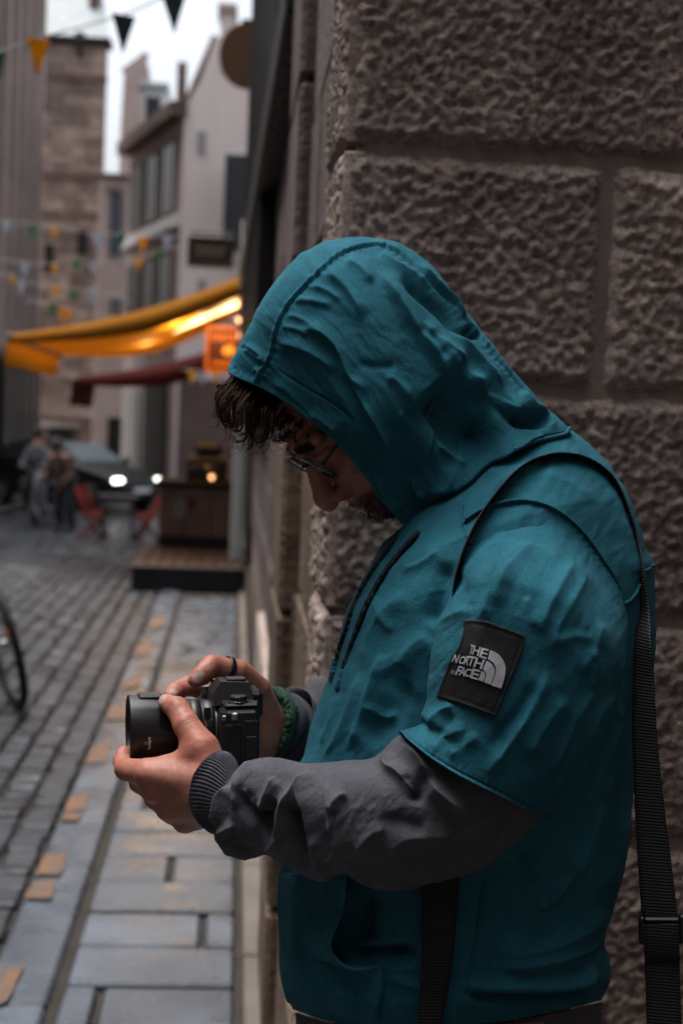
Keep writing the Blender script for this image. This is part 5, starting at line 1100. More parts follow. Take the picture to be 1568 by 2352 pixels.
def smax(a, b, k): return -smin(-a, -b, k)
def nets(sdf, lo, hi, h):
    ax = [np.arange(lo[i], hi[i] + h, h) for i in range(3)]; G = np.stack(np.meshgrid(*ax, indexing='ij'), -1)
    D = np.empty(G.shape[:3])
    for i in range(0, G.shape[0], 16): D[i:i + 16] = sdf(G[i:i + 16])
    nx, ny, nz = D.shape; c = lambda i, j, k: D[i:nx - 1 + i, j:ny - 1 + j, k:nz - 1 + k]
    sm = np.zeros((nx - 1, ny - 1, nz - 1, 3)); cn = np.zeros((nx - 1, ny - 1, nz - 1))
    for axn in range(3):
        for a in (0, 1):
            for b in (0, 1):
                o0 = [0, 0, 0]; o = [q for q in range(3) if q != axn]; o0[o[0]] = a; o0[o[1]] = b; o1 = list(o0); o1[axn] = 1
                d0, d1 = c(*o0), c(*o1); m = (d0 < 0) != (d1 < 0); u = np.where(m, d0 / np.where(m, d0 - d1, 1), 0)
                for q in range(3): sm[..., q] += m * (u if q == axn else o0[q])
                cn += m
    mk = cn > 0; idx = -np.ones(mk.shape, int); idx[mk] = np.arange(mk.sum()); ijk = np.stack(np.nonzero(mk), -1)
    V = (ijk + sm[mk] / cn[mk][:, None]) * h + np.array(lo); Fq = []
    for axn in range(3):
        o = [q for q in range(3) if q != axn]; sl0 = [slice(1, -1)] * 3; sl0[axn] = slice(0, -1); sl1 = [slice(1, -1)] * 3; sl1[axn] = slice(1, None)
        d0, d1 = D[tuple(sl0)], D[tuple(sl1)]; e = np.stack(np.nonzero((d0 < 0) != (d1 < 0)), -1); ins = (d0 < 0)[tuple(e.T)]
        base = e.copy(); base[:, o[0]] += 1; base[:, o[1]] += 1
        def cell(a, b): q = base.copy(); q[:, o[0]] -= a; q[:, o[1]] -= b; return idx[tuple(q.T)]
        q = np.stack([cell(1, 1), cell(0, 1), cell(0, 0), cell(1, 0)], -1)
        fl = ins if axn != 1 else ~ins
        q[~fl] = q[~fl][:, ::-1]; Fq.append(q)
    return V, np.concatenate(Fq)
def chain(p, pts, rs, k):
    d = None
    for i in range(len(pts) - 1):
        e = s_cap(p, pts[i], pts[i + 1], rs[i], rs[i + 1]); d = e if d is None else smin(d, e, k)
    return d

def head_sdf(P):
    q = P - HO; p = np.stack([q @ HFv, q @ HU, q @ HL], -1)
    d = s_ell(p, (-.014, .030, 0), (.096, .086, .070)); d = smin(d, s_ell(p, (.028, -.03, 0), (.060, .085, .060)), .02)
    d = smin(d, s_ell(p, (.034, -.078, 0), (.050, .036, .048)), .02); d = smin(d, s_cap(p, (.070, -.102, -.008), (.070, -.102, .008), .017, .017), .016)
    for e in (-1, 1):
        d = smin(d, s_cap(p, (.084, .020, e * .012), (.074, .021, e * .046), .0105, .010), .010); d = smin(d, s_ell(p, (.056, -.026, e * .046), (.024, .020, .018)), .016)
        d = smax(d, -s_ell(p, (.094, -.004, e * .032), (.018, .0125, .019)), .010); d = smin(d, s_ell(p, (.0705, -.004, e * .032), (.0125, .0125, .0135)), .003)
        d = smin(d, s_cap(p, (.088, .000, e * .018), (.074, -.0005, e * .046), .0030, .0025), .004)
        d = smin(d, s_ell(p, (-.012, -.012, e * .077), (.018, .032, .010)), .006)
    n = s_cap(p, (.084, .006, 0), (.109, -.043, 0), .0080, .0130); n = smin(n, s_cap(p, (.109, -.043, 0), (.110, -.050, 0), .0130, .0120), .005)
    for e in (-1, 1): n = smin(n, s_ell(p, (.0925, -.0535, e * .0135), (.0115, .009, .008)), .006); n = smax(n, -s_ell(p, (.098, -.0655, e * .007), (.008, .005, .0042)), .003)
    d = smin(d, n, .009)
    d = smin(d, s_cap(p, (.084, -.074, -.015), (.084, -.074, .015), .0085, .0085), .010); d = smin(d, s_cap(p, (.0895, -.0795, -.012), (.0895, -.0795, .012), .0048, .0048), .004)
    d = smin(d, s_cap(p, (.0865, -.0890, -.012), (.0865, -.0890, .012), .0062, .0062), .005); d = smax(d, -s_cap(p, (.0965, -.0838, -.02), (.0965, -.0838, .02), .0022, .0022), .003)
    neck0, neck1 = np.array([(camq(1010, 1080, .0) - HO) @ v for v in (HFv, HU, HL)]), np.array([(camq(1170, 1190, .03) - HO) @ v for v in (HFv, HU, HL)])
    d = smin(d, s_cap(p, (-.02, -.055, 0), neck0, .055, .056), .03); return smin(d, s_cap(p, neck0, neck1, .056, .065), .03)
# left (near) hand
WL = kb(655, 965, -.122)
LH = dict(
    thumb=([kb(700, 850, -.125), kb(640, 700, -.118), kb(548, 560, -.104), kb(487, 447, -.088), kb(418, 408, -.072)], [.021, .0185, .0145, .0128, .0098]),
    index=([kb(640, 900, -.128), kb(300, 848, -.112), kb(165, 828, -.084), kb(140, 775, -.055), kb(153, 722, -.042)], [.020, .0150, .0122, .0102, .0082]),
    middle=([kb(650, 960, -.124), kb(345, 952, -.108), kb(255, 905, -.066), kb(270, 830, -.030), kb(300, 780, -.020)], [.021, .0150, .0125, .0105, .0085]),
    ring=([kb(660, 1010, -.118), kb(440, 1062, -.100), kb(350, 1010, -.058), kb(380, 920, -.022), kb(420, 850, -.015)], [.021, .0145, .0120, .0105, .0085]),
    pinky=([kb(680, 1070, -.110), kb(535, 1148, -.090), kb(450, 1105, -.052), kb(480, 1020, -.022), kb(520, 950, -.018)], [.021, .0135, .0110, .0095, .0080]))
def left_sdf(P):
    d = s_cap(P, WL, kb(640, 1010, -.116), .025, .025)
    for k in LH: d = smin(d, chain(P, *LH[k], .004), .007 if k != 'thumb' else .012)
    d = smin(d, s_cap(P, kb(560, 760, -.116), kb(420, 800, -.104), .0125, .010), .014)   # web of the thumb
    d = smin(d, s_cap(P, kb(600, 900, -.132), kb(330, 880, -.117), .013, .010), .012); d = smin(d, s_cap(P, kb(620, 1000, -.126), kb(440, 1060, -.104), .014, .012), .012)
    for k, w in (('index', .0022), ('middle', .0022), ('ring', .002)): d = smin(d, np.linalg.norm(P - (LH[k][0][1] + np.array([0, 0, .010])), axis=-1) - .0065, .010)
    return smin(d, s_cap(P, WL, camq(640, 1850, -.130), .024, .030), .012)
# right (far) hand
WR = kb(1040, 560, .085)
RH = dict(
    thumb=([kb(1000, 470, .070), kb(975, 330, .058), kb(868, 222, .038), kb(705, 178, .020), kb(640, 235, .006), kb(600, 268, .000)], [.021, .0175, .0150, .0128, .0118, .0092]),
    index=([kb(960, 430, .085), kb(740, 335, .090), kb(560, 305, .062), kb(478, 335, .034), kb(440, 370, .016)], [.019, .0150, .0120, .0102, .0085]),
    middle=([kb(970, 500, .095), kb(760, 420, .105), kb(610, 460, .090), kb(600, 540, .070), kb(640, 580, .060)], [.019, .0150, .0122, .0105, .0088]),
    ring=([kb(980, 560, .100), kb(780, 510, .108), kb(630, 560, .094), kb(620, 630, .074), kb(650, 660, .064)], [.019, .0145, .0120, .0100, .0085]),
    pinky=([kb(990, 620, .098), kb(810, 600, .104), kb(680, 640, .092), kb(660, 690, .076), kb(690, 715, .066)], [.018, .0135, .0110, .0095, .0080]))
def right_sdf(P):
    d = s_cap(P, kb(985, 420, .070), kb(1015, 640, .075), .024, .026)
    for k in RH: d = smin(d, chain(P, *RH[k], .004), .007)
    d = smin(d, s_cap(P, kb(900, 260, .050), kb(800, 330, .075), .012, .012), .014)
    return smin(d, s_cap(P, WR, kb(1180, 560, .105), .026, .022), .015)
Vs, Fs = [], []; off_ = 0
def push(V, Fq):
    global off_
    Vs.append(V); Fs.extend([tuple(int(i) + off_ for i in q) for q in Fq]); off_ += len(V)
lo = HO - np.array([.20, .20, .16]); hi = HO + np.array([.24, .20, .16]); V, Fq = nets(head_sdf, lo, hi, .0024); push(cam2world(V), Fq)
def boxof(H, extra, m=.035): A = np.vstack([np.array(v[0]) for v in H.values()] + [np.array(extra)]); return A.min(0) - m, A.max(0) + m
for sd_, H, ex in ((left_sdf, LH, [WL, camq(640, 1850, -.135)]), (right_sdf, RH, [WR, kb(1180, 560, .105)])):
    lo, hi = boxof(H, ex); V, Fq = nets(sd_, lo, hi, .0018); push(cam2world(V), Fq)
# covered part: neck, trunk, arms, legs
def tw(pts, rs, n=14, **k): v, f = tubevf(spl(pts, 16), np.interp(np.linspace(0, 1, 16), np.linspace(0, 1, len(rs)), rs), n, **k); push(np.asarray(v), f)
cw = lambda x, y, t: cam2world(camq(x, y, t))
LAT = RW @ np.array([0, 0, -1.0]); LAT[2] = 0; LAT /= np.linalg.norm(LAT)
tw([cw(1120, 1150, .02), cw(1185, 1260, .035), cw(1190, 1450, .035), cw(1120, 1800, .035), cw(1060, 2150, .035), cw(1040, 2330, .035)], [.06, .105, .135, .135, .135, .14])
tw([cw(1240, 1290, .20), cw(1250, 1270, .035), cw(1240, 1290, -.115)], [.05, .07, .05])
tw([cw(1250, 1290, -.10), cw(1200, 1600, -.135), cw(1095, 1840, -.14)], [.05, .045, .036]); tw([cw(1095, 1840, -.14), cw(900, 1880, -.135), cw(620, 1850, -.130)], [.036, .036, .028])
RE = cw(1130, 1720, .24)
tw([cw(1240, 1290, .19), cw(1190, 1520, .23), RE], [.055, .05, .045]); tw([RE, cw(900, 1660, .18), cam2world(kb(1260, 575, .125)), cam2world(kb(1150, 560, .10))], [.04, .034, .022, .022])
PEL = cw(1040, 2330, .035); FW = np.cross(np.array([0, 0, 1.0]), LAT); FW = -FW if FW[0] > 0 else FW
legs = []
for e in (-1, 1):
    hip = PEL + LAT * e * .09; kn = np.array([hip[0], hip[1], .46]) + FW * .03 + LAT * e * .01; an = np.array([hip[0], hip[1], .09]) - FW * .02 + LAT * e * .02; legs.append((hip, kn, an))
    tw([hip + np.array([0, 0, .06]), (hip + kn) / 2, kn, (kn + an) / 2 - FW * .015, an], [.10, .085, .058, .058, .042]); tw([an - FW * .03 + np.array([0, 0, -.045]), an + FW * .05 + np.array([0, 0, -.05]), an + FW * .17 + np.array([0, 0, -.062])], [.036, .036, .022])
raw = mesh('raw', np.vstack(Vs), Fs, M_skin, None)
rm = raw.modifiers.new('r', 'REMESH'); rm.mode = 'VOXEL'; rm.voxel_size = .0019; rm.use_smooth_shade = True
sm_ = raw.modifiers.new('s', 'SMOOTH'); sm_.iterations = 3; sm_.factor = .5
bme = bpy.data.meshes.new_from_object(raw.evaluated_get(bpy.context.evaluated_depsgraph_get())); bpy.data.objects.remove(raw)
n = len(bme.vertices); co = np.empty(n * 3, np.float32); bme.vertices.foreach_get('co', co); co = co.reshape(-1, 3).astype(float)
cq = (co - CAM) @ RW; hq = cq - HO; hf, hu, hl = hq @ HFv, hq @ HU, hq @ HL
# keep the largest connected piece
bm_ = None
# skin colour
nz = fbm(co * 55, 3); base = np.array([.43, .195, .137]) * (1 + .16 * nz[:, None] + .10 * fbm(co * 420, 2)[:, None]) * (1 + .06 * fbm(co * 18, 2)[:, None] * np.array([1, -1, -1])) 
hand = np.zeros(n)
for H in (LH, RH):
    for k in H:
        pts, rs = H[k]
        for i in range(1, len(pts) - 1): hand = np.maximum(hand, np.exp(-(np.linalg.norm(cq - pts[i], axis=1) / (rs[i] * 1.25)) ** 2))
        hand = np.maximum(hand, .9 * np.exp(-(np.linalg.norm(cq - pts[-1], axis=1) / (rs[-1] * 1.5)) ** 2))
base = base * (1 - hand[:, None] * np.array([-.12, .24, .26]))
ishead = (np.abs(hf) < .17) & (np.abs(hu) < .16) & (np.abs(hl) < .13)
def blend(w, col):
    global base
    base = base * (1 - w[:, None]) + np.array(col) * w[:, None]
bn = np.clip(.9 + .5 * fbm(co * 260, 2), 0, 1)
bw = sstep(hf, .00, .03) * sstep(-hu, .062, .074) * (1 - np.exp(-(((hf - .091) / .012) ** 2 + ((hu + .084) / .009) ** 2 + (hl / .02) ** 2))) * ishead; bw = np.maximum(bw, ishead * sstep(-hu, .092, .1) * sstep(hf, -.02, .02))
blend(bw * bn * .9, (.022, .014, .010))
blend(ishead * np.exp(-(((hu + .084) / .008) ** 2 + (hl / .019) ** 2)) * (hf > .078) * .7, (.27, .085, .07))
blend(ishead * np.exp(-(((hu - .021) / .006) ** 2)) * (np.abs(hl) > .010) * (np.abs(hl) < .052) * (hf > .06) * .95, (.020, .013, .010))
blend(ishead * sstep(hu - .25 * (hf - .05), .062, .075) * 1.0, (.018, .012, .009))
# nails: flat pale plates on the finger ends
NAILS = []
for H, k, up, ln in ((LH, 'thumb', kb(412, 385, -.092), .0075), (RH, 'thumb', kb(607, 250, -.014), .0078), (RH, 'index', kb(440, 358, .004), .006)):
    pts, rs = H[k]; tip = pts[-1]; dr = nrm(pts[-1] - pts[-2]); nn_ = up - tip; nn_ = nrm(nn_ - dr * (nn_ @ dr)); c = tip - dr * .001 + nn_ * rs[-1] * .96; q = cq - c; a = q @ dr; b = q @ np.cross(dr, nn_); hgt = q @ nn_
    w = sstep(-((a / ln) ** 2 + (b / (ln * .82)) ** 2) ** 1.0, -1.05, -.75) * (np.abs(hgt) < .006); blend(w * .9, (.52, .36, .33)); rim = np.exp(-((((a / ln) ** 2 + (b / (ln * .82)) ** 2) - 1) / .25) ** 2) * (np.abs(hgt) < .006); blend(rim * .35, (.20, .07, .05))
    cq = cq - (w * .0004)[:, None] * nn_
# creases across the joints of the visible fingers
vn = np.empty(n * 3, np.float32); bme.vertices.foreach_get('normal', vn); vn = vn.reshape(-1, 3).astype(float)
dis = np.zeros(n)
for H, ks in ((LH, ('thumb', 'index')), (RH, ('thumb', 'index'))):
    for k in ks:
        pts, rs = H[k]
        for i in range(2, len(pts) - 1):
            ax = nrm(pts[i + 1] - pts[i - 1]); q = cq - pts[i]; a = q @ ax; rad = np.linalg.norm(q - a[:, None] * ax, axis=1); m = (rad < rs[i] * 1.5) & (np.abs(a) < .012)
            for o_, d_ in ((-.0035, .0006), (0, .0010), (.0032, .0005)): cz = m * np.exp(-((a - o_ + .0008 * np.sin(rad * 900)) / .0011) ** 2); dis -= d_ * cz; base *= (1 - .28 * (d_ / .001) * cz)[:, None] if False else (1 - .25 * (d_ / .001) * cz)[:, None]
dis += .0005 * fbm(co * 140, 3) * (~ishead)
# tendons and veins on the back of the near hand
for k, i0 in (('index', 0), ('middle', 0), ('ring', 0)):
    a, b = LH[k][0][0], LH[k][0][1]; ab = b - a; u = np.clip(((cq - a) @ ab) / (ab @ ab), 0, 1); q = cq - a - u[:, None] * ab; dis += .0012 * np.exp(-((q - np.array([0, 0, 1.0]) * (q @ np.array([0, 0, 1.0]))[:, None]) ** 2).sum(1) / .0035 ** 2) * ((q[:, 2] > .005) & (u > .25) & (u < .98)) * sstep(u, .2, .5)
co = cam2world(cq) + vn * dis[:, None]
base = np.clip(base, .004, .8)
bme.vertices.foreach_set('co', (co - _org(person)).astype(np.float32).ravel()); bme.update()
ca = bme.color_attributes.new('skin', 'FLOAT_COLOR', 'POINT'); ca.data.foreach_set('color', np.c_[base, np.ones(n)].astype(np.float32).ravel())
bme.polygons.foreach_set('use_smooth', np.ones(len(bme.polygons), bool)); bme.materials.clear(); bme.materials.append(M_skin)
body = bpy.data.objects.new('body', bme); COL.objects.link(body); body.parent = person

# ---- hair and beard
R8 = np.random.RandomState(21); mb = MB()
brim = spl([KA(*p) for p in ((128, 592), (200, 630), (280, 680), (380, 745), (500, 850))], 50); envl = spl([KA(*p) for p in ((62, 772), (112, 850), (222, 890), (318, 862), (400, 832), (490, 862))], 50)
def lock(u, t, ln, nst, amp, r, kink):
    i = min(49, int(u * 49)); ln = ln * (1 - .45 * max(0, u - .45) / .55); a = brim[i] + np.array([14, -22]); c = brim[i] + np.array([-8, 14]); e = envl[i]; e = c + (e - c) * ln
    m1 = c * .6 + e * .4 + np.array([-16 + 22 * u, 0]); t1 = t * (1 - .2 * ln); p = np.stack([np.r_[a, t * .45 + .012], np.r_[c, t * .75], np.r_[m1, t1 - .004], np.r_[e, t1]]); s = spl(p * np.array([1, 1, 2000]), 16) / np.array([1, 1, 2000])
    w = np.linspace(0, 1, 16); ph = R8.rand() * 6.28; fq = kink
    for _ in range(nst):
        o = R8.randn(3) * np.array([4.0, 3.0, .0028]) * (.5 + .8 * w[:, None] ** 2); g = amp * (.12 + w ** 1.6)
        x = s[:, 0] + o[:, 0] + g * 16 * np.cos(ph + fq * w * 6.28 + R8.randn() * .25); y = s[:, 1] + o[:, 1] + g * 11 * np.sin(ph + fq * w * 6.28 + R8.randn() * .25); tt = s[:, 2] + o[:, 2] + g * .006 * np.sin(ph * 2 + fq * w * 6.28)
        mb.tube(toworld(x, y, tt), r * (1 - .55 * w ** 2) * (.8 + .4 * R8.rand()), 4, False)
def curl(u, t, ln, nst, r, Rc_, turn, sp):
    i = min(49, int(u * 49)); ln = ln * (1 - .45 * max(0, u - .45) / .55); a = brim[i] + np.array([14, -22]); c = brim[i] + np.array([-8, 12]); e = envl[i]; e = c + (e - c) * ln
    m1 = c * .55 + e * .45 + np.array([-20 + 26 * u, 2]); K_ = np.array([1, 1, 2000.0])
    s = spl(np.stack([np.r_[a, t * .45 + .012], np.r_[c, t * .75], np.r_[m1, t - .003], np.r_[e, t]]) * K_, 15) / K_
    d = s[-1, :2] - s[-2, :2]; d /= np.linalg.norm(d); st_ = 1.0 if turn > 0 else -1.0; nn2 = np.array([-d[1], d[0]]) * st_; cc = s[-1, :2] + nn2 * Rc_
    for _ in range(nst):
        o = R8.randn(3) * np.array([4.2, 3.6, .0030]) * sp; w = np.linspace(0, 1, 15); k = (1 - .55 * w)[:, None]; R_ = Rc_ * R8.uniform(.7, 1.25); cc = s[-1, :2] + nn2 * R_; tn = abs(turn) * R8.uniform(.7, 1.2)
        an = np.linspace(0, tn, 10)[1:]; arc = np.stack([cc - nn2 * R_ * np.cos(q) * (1 - .25 * q / 4) + d * R_ * np.sin(q) * (1 - .25 * q / 4) for q in an])
        x = np.r_[s[:, 0] + o[0] * k[:, 0] + 2.2 * np.sin(w * 7 + o[1]), arc[:, 0] + o[0] * .45]; y = np.r_[s[:, 1] + o[1] * k[:, 0], arc[:, 1] + o[1] * .45]; tt = np.r_[s[:, 2] + o[2] * k[:, 0], s[-1, 2] + o[2] * .45 + .004 * np.sin(an)]
        W2 = np.linspace(0, 1, len(x)); mb.tube(toworld(x, y, tt), r * (1 - .6 * W2 ** 2) * R8.uniform(.75, 1.25), 4, False)
for _ in range(36): curl(R8.rand() ** 1.15 * .9, R8.uniform(-.080, .055), R8.uniform(.50, .90), 11, .00050, R8.uniform(9, 19), R8.choice([-1, 1, 1]) * R8.uniform(1.2, 3.6), R8.uniform(.6, 1.1))
for _ in range(46): curl(R8.rand() ** 1.2 * .8, R8.uniform(-.085, .05), R8.uniform(.70, 1.0), 2, .00030, R8.uniform(10, 24), R8.choice([-1, 1]) * R8.uniform(1.5, 4.2), 1.6)
for _ in range(90): lock(R8.rand() * .9, R8.uniform(-.075, .06), R8.uniform(.2, .5), 4, .3, .0012, .6)
mb.build('hair', M_hair, person, True)
mb = MB(); cand = np.where((bw > .6) & (hf > .01) & (hl > -.05))[0]; R8.shuffle(cand)
for i in cand[:1500]:
    p = co[i]; dr = nrm(vn[i] + RW @ (HFv * .2 - HU * .9) * .6 + R8.randn(3) * .3); L = R8.uniform(.003, .0065); mb.tube([p - vn[i] * .0005, p + dr * L * .6, p + dr * L + np.array([0, 0, -.0006])], [.00035, .0003, .00012], 3, False)
mb.build('beard', M_hair, person, True)
for sg_ in (1, -1):
    mb = MB(); cand = np.where(ishead & (np.abs(hu - .021) < .005) & (hl * sg_ > .011) & (hl * sg_ < .050) & (hf > .06))[0]; R8.shuffle(cand)
    for i in cand[:150]:
        p = co[i]; dr = nrm(vn[i] * .6 + RW @ (HL * np.sign(hl[i]) * .8 - HU * .2)); mb.tube([p, p + dr * .004, p + dr * .007], [.0004, .0003, .0001], 3, False)
    mb.build('eyebrow', M_hair, person, True)

# ---- trousers, shoes
for hip, kn, an in legs:
    v, f = tubevf(spl([hip + np.array([0, 0, .0]), (hip + kn) / 2, kn, an + np.array([0, 0, .03])], 24), np.interp(np.linspace(0, 1, 24), [0, .3, .6, 1], [.098, .100, .085, .078]), 20); mesh('trouser_leg', v, f, M_beige, person)
    b = an + FW * .055; v, f = boxvf((-.15, -.048, 0), (.15, .048, .075), .03); v = np.array([b[0], b[1], 0.002]) + v[:, :1] * FW + v[:, 1:2] * LAT + v[:, 2:] * np.array([0, 0, 1]); mesh('shoe', v, f, M_blackp, person)
wv = [PEL + np.array([0, 0, .06]), PEL + np.array([0, 0, -.06]), PEL + np.array([0, 0, -.14])]; v, f = tubevf(wv, [.12, .15, .14], 28); mesh('trousers', v, f, M_beige, person)
# far sleeve: teal upper, grey lower with its cuff
fs = spl([cw(1250, 1330, .19), cw(1200, 1520, .225), cw(1150, 1660, .24)], 30); v, f = tubevf(fs, np.linspace(.10, .095, 30), 40); mesh('sleeve', v, f, M_teal, person)
p0, p1 = cam2world(kb(1150, 545, .10)), cw(1140, 1700, .235); fc = spl([p0, cam2world(kb(1260, 575, .125)), cw(960, 1660, .18), p1], 120); v, f = tubevf(fc, np.interp(np.linspace(0, 1, 120), [0, .12, .3, .6, 1], [.040, .052, .060, .070, .085]), 90)
v = np.asarray(v); g = v.reshape(120, 90, 3); nn_ = g - g.mean(1, keepdims=True); nn_ /= np.linalg.norm(nn_, axis=-1)[..., None]; uu = np.linspace(0, 1, 120)[:, None]; th = np.linspace(0, 2 * math.pi, 90, endpoint=False)[None]
rg = .007 * np.sin(uu * 46 + 1.3 * np.sin(th) + .8 * np.sin(2 * th + 1)) * np.clip(1.2 - uu * 1.6, .2, 1) + .004 * fbm(g * 30, 3); g = g + nn_ * (rg * np.clip(uu / .03, 0, 1))[..., None]
mesh('undersleeve', g.reshape(-1, 3), f, M_grey_c, person)
ax = nrm(fc[0] - fc[3]); cp = [fc[2] - ax * .004, fc[0] + ax * .012, fc[0] + ax * .028]; v, f = tubevf(np.array(cp), [.037, .036, .034], 60); mesh('cuff', v, f, M_grey_c, person)

# ---- sleeve patch with its lettering
def k5(pts): return np.array([K5(x, y) for x, y in pts])
pT, pBm = spl(k5([(480, 245), (620, 248), (760, 266), (900, 315), (1100, 385), (1268, 452)]), 40), spl(k5([(138, 1215), (300, 1260), (500, 1325), (700, 1400), (880, 1470)]), 40)
pL, pR = spl(k5([(480, 245), (474, 400), (440, 520), (400, 620), (335, 700), (270, 860), (215, 1000), (138, 1215)]), 40), spl(k5([(1268, 452), (1210, 640), (1120, 880), (1030, 1100), (950, 1290), (880, 1470)]), 40)
PXY = coons(pT, pBm, pL, pR, np.linspace(0, 1, 44), np.linspace(0, 1, 44)); pz = sleeve_t(PXY.reshape(-1, 2)).reshape(44, 44)
for _ in range(3): pz = (pz + np.roll(pz, 1, 0) + np.roll(pz, -1, 0) + np.roll(pz, 1, 1) + np.roll(pz, -1, 1)) / 5 if False else pz
ed = np.minimum.outer(np.minimum(np.arange(44), np.arange(43, -1, -1)), np.full(44, 99)); ee = np.minimum(ed, ed.T)
PW = toworld(PXY[..., 0], PXY[..., 1], pz - .0032 + .0007 * (ee == 2) - .0006 * (ee <= 1))
pf = gridfaces(44, 44, False); nn_ = gridnormals(PW, False).mean((0, 1)); pf = pf if nn_ @ (RW @ np.array([0, 0, 1.0])) > 0 else pf[:, ::-1]
patch = mesh('sleeve_patch', PW.reshape(-1, 3), pf, M_patch, person); md = patch.modifiers.new('cloth_thickness', 'SOLIDIFY'); md.thickness = .0016; md.offset = -1
patch_t = lookup(PXY, pz - .0032)
def onpatch(pts2, up): pts2 = np.asarray(pts2); return toworld(pts2[:, 0], pts2[:, 1], patch_t(pts2) - up)
def glyph(ch, off=.012, res=3):
    cu = bpy.data.curves.new('g', 'FONT'); cu.body = ch; cu.offset = off; cu.resolution_u = res; ob = bpy.data.objects.new('g', cu); COL.objects.link(ob); dg = bpy.context.evaluated_depsgraph_get()
    me = bpy.data.meshes.new_from_object(ob.evaluated_get(dg)); bpy.data.objects.remove(ob); V = np.array([v.co[:2] for v in me.vertices]); Fg = [tuple(p.vertices) for p in me.polygons]
    E = {}
    for q in Fg:
        for i in range(len(q)): e = (q[i], q[(i + 1) % len(q)]); E[e] = 1
    bd = [e for e in E if (e[1], e[0]) not in E]; lo, hi = V.min(0), V.max(0); return (V - lo) / (hi - lo + 1e-9), Fg, bd
def solidglyph(name, V2, Fg, bd, m, parent, placer, h0, h1):
    "flat outline raised from h0 to h1 above the carrier"
    top, bot = placer(V2, h1), placer(V2, h0); k = len(V2); F = [tuple(q) for q in Fg] + [tuple(i + k for i in q[::-1]) for q in Fg] + [(b, a, a + k, b + k) for a, b in bd]
    return mesh(name, np.vstack([top, bot]), F, m, parent, False)
def bil(V, q): bl, br, tr, tl = [np.array(p, float) for p in q]; x, y = V[:, :1], V[:, 1:]; return bl * (1 - x) * (1 - y) + br * x * (1 - y) + tr * x * y + tl * (1 - x) * y
LET = [('T', [(545, 674), (584, 688), (612, 574), (573, 556)]), ('H', [(582, 682), (664, 704), (697, 592), (614, 566)]), ('E', [(672, 715), (764, 742), (800, 622), (706, 598)]),
       ('N', [(328, 775), (390, 795), (434, 692), (370, 680)]), ('O', [(410, 796), (480, 812), (522, 712), (448, 700)]), ('R', [(476, 810), (532, 822), (574, 706), (518, 704)]), ('T', [(524, 818), (592, 836), (640, 716), (552, 702)]), ('H', [(600, 838), (704, 868), (748, 752), (640, 722)]),
       ('F', [(372, 940), (424, 952), (476, 840), (420, 826)]), ('A', [(414, 946), (492, 962), (512, 846), (466, 836)]), ('C', [(484, 955), (550, 968), (584, 872), (512, 852)]), ('E', [(555, 975), (652, 1003), (694, 886), (594, 860)]), ('®', [(318, 928), (366, 938), (380, 886), (328, 874)])]
for ch, q in LET:
    V, Fg, bd = glyph(ch, .0 if ch == '®' else .018); P2 = k5(bil(V, q)); fl = 1
    a = V[Fg[0][0]]; sg = np.cross(V[Fg[0][1]] - a, V[Fg[0][2]] - a); 
    solidglyph('letter', P2, Fg, bd, M_thread, patch, onpatch, .0003, .0014)
def band(outer, inner):
    o, i = spl(k5(outer), 26), spl(k5(inner), 26); k = 26; V2 = np.vstack([o, i]); Fg = [(j, j + 1, k + j + 1, k + j) for j in range(k - 1)]
    bd = [(j, j + 1) for j in range(k - 1)] + [(k + j + 1, k + j) for j in range(k - 1)] + [(k - 1, 2 * k - 1), (k, 0)]
    solidglyph('emblem_band', V2, Fg, bd, M_thread, patch, onpatch, .0003, .0015)
band([(812, 630), (900, 668), (965, 740), (1004, 840), (995, 960), (952, 1110)], [(782, 742), (822, 762), (866, 805), (884, 866), (876, 930), (830, 1072)])
band([(768, 764), (808, 782), (846, 818), (868, 866), (864, 936), (824, 1064)], [(722, 872), (738, 884), (752, 905), (762, 935), (756, 970), (738, 1034)])
band([(704, 894), (722, 898), (738, 912), (748, 945), (742, 985), (726, 1028)], [(664, 1004), (674, 1008), (684, 1010), (694, 1014), (704, 1018), (716, 1024)])
# ================================================================== camera in the hands
C0 = kb(722, 556, -.030); yw = math.radians(13)
ca_ = nrm([-math.cos(yw), .0, math.sin(yw)]); cu_ = nrm(np.array([-.03, 1, .05]) - ca_ * (np.array([-.03, 1, .05]) @ ca_)); cn_ = np.cross(cu_, ca_)
def cl2w(v): v = np.asarray(v, float); return cam2world(C0 + v[:, :1] * ca_ + v[:, 1:2] * cn_ + v[:, 2:] * cu_)
camt = empty('camera', cam2world(C0), 'black mirrorless camera with hooded lens held in both hands of the photographer', 'camera')
def cpart(name, vf, m, parent=None, smooth=False): return mesh(name, cl2w(vf[0]), vf[1], m, parent or camt, smooth)
cb = cpart('body', boxvf((-.043, -.074, -.046), (0, .055, .030), .006), M_cam)
cpart('top_plate', boxvf((-.041, -.072, .0295), (-.003, .053, .034), .002), M_cam)
cpart('base_plate', boxvf((-.042, -.073, -.051), (-.001, .054, -.0455), .002), M_cam)
cpart('grip_covering', boxvf((-.022, .0535, -.043), (-.003, .0568, .012), .0025), M_camg); cpart('grip_covering', boxvf((-.0405, .0535, -.043), (-.0245, .0565, .016), .0025), M_camg)
cpart('hand_grip', boxvf((-.004, -.076, -.045), (.016, -.045, .026), .009), M_camg)
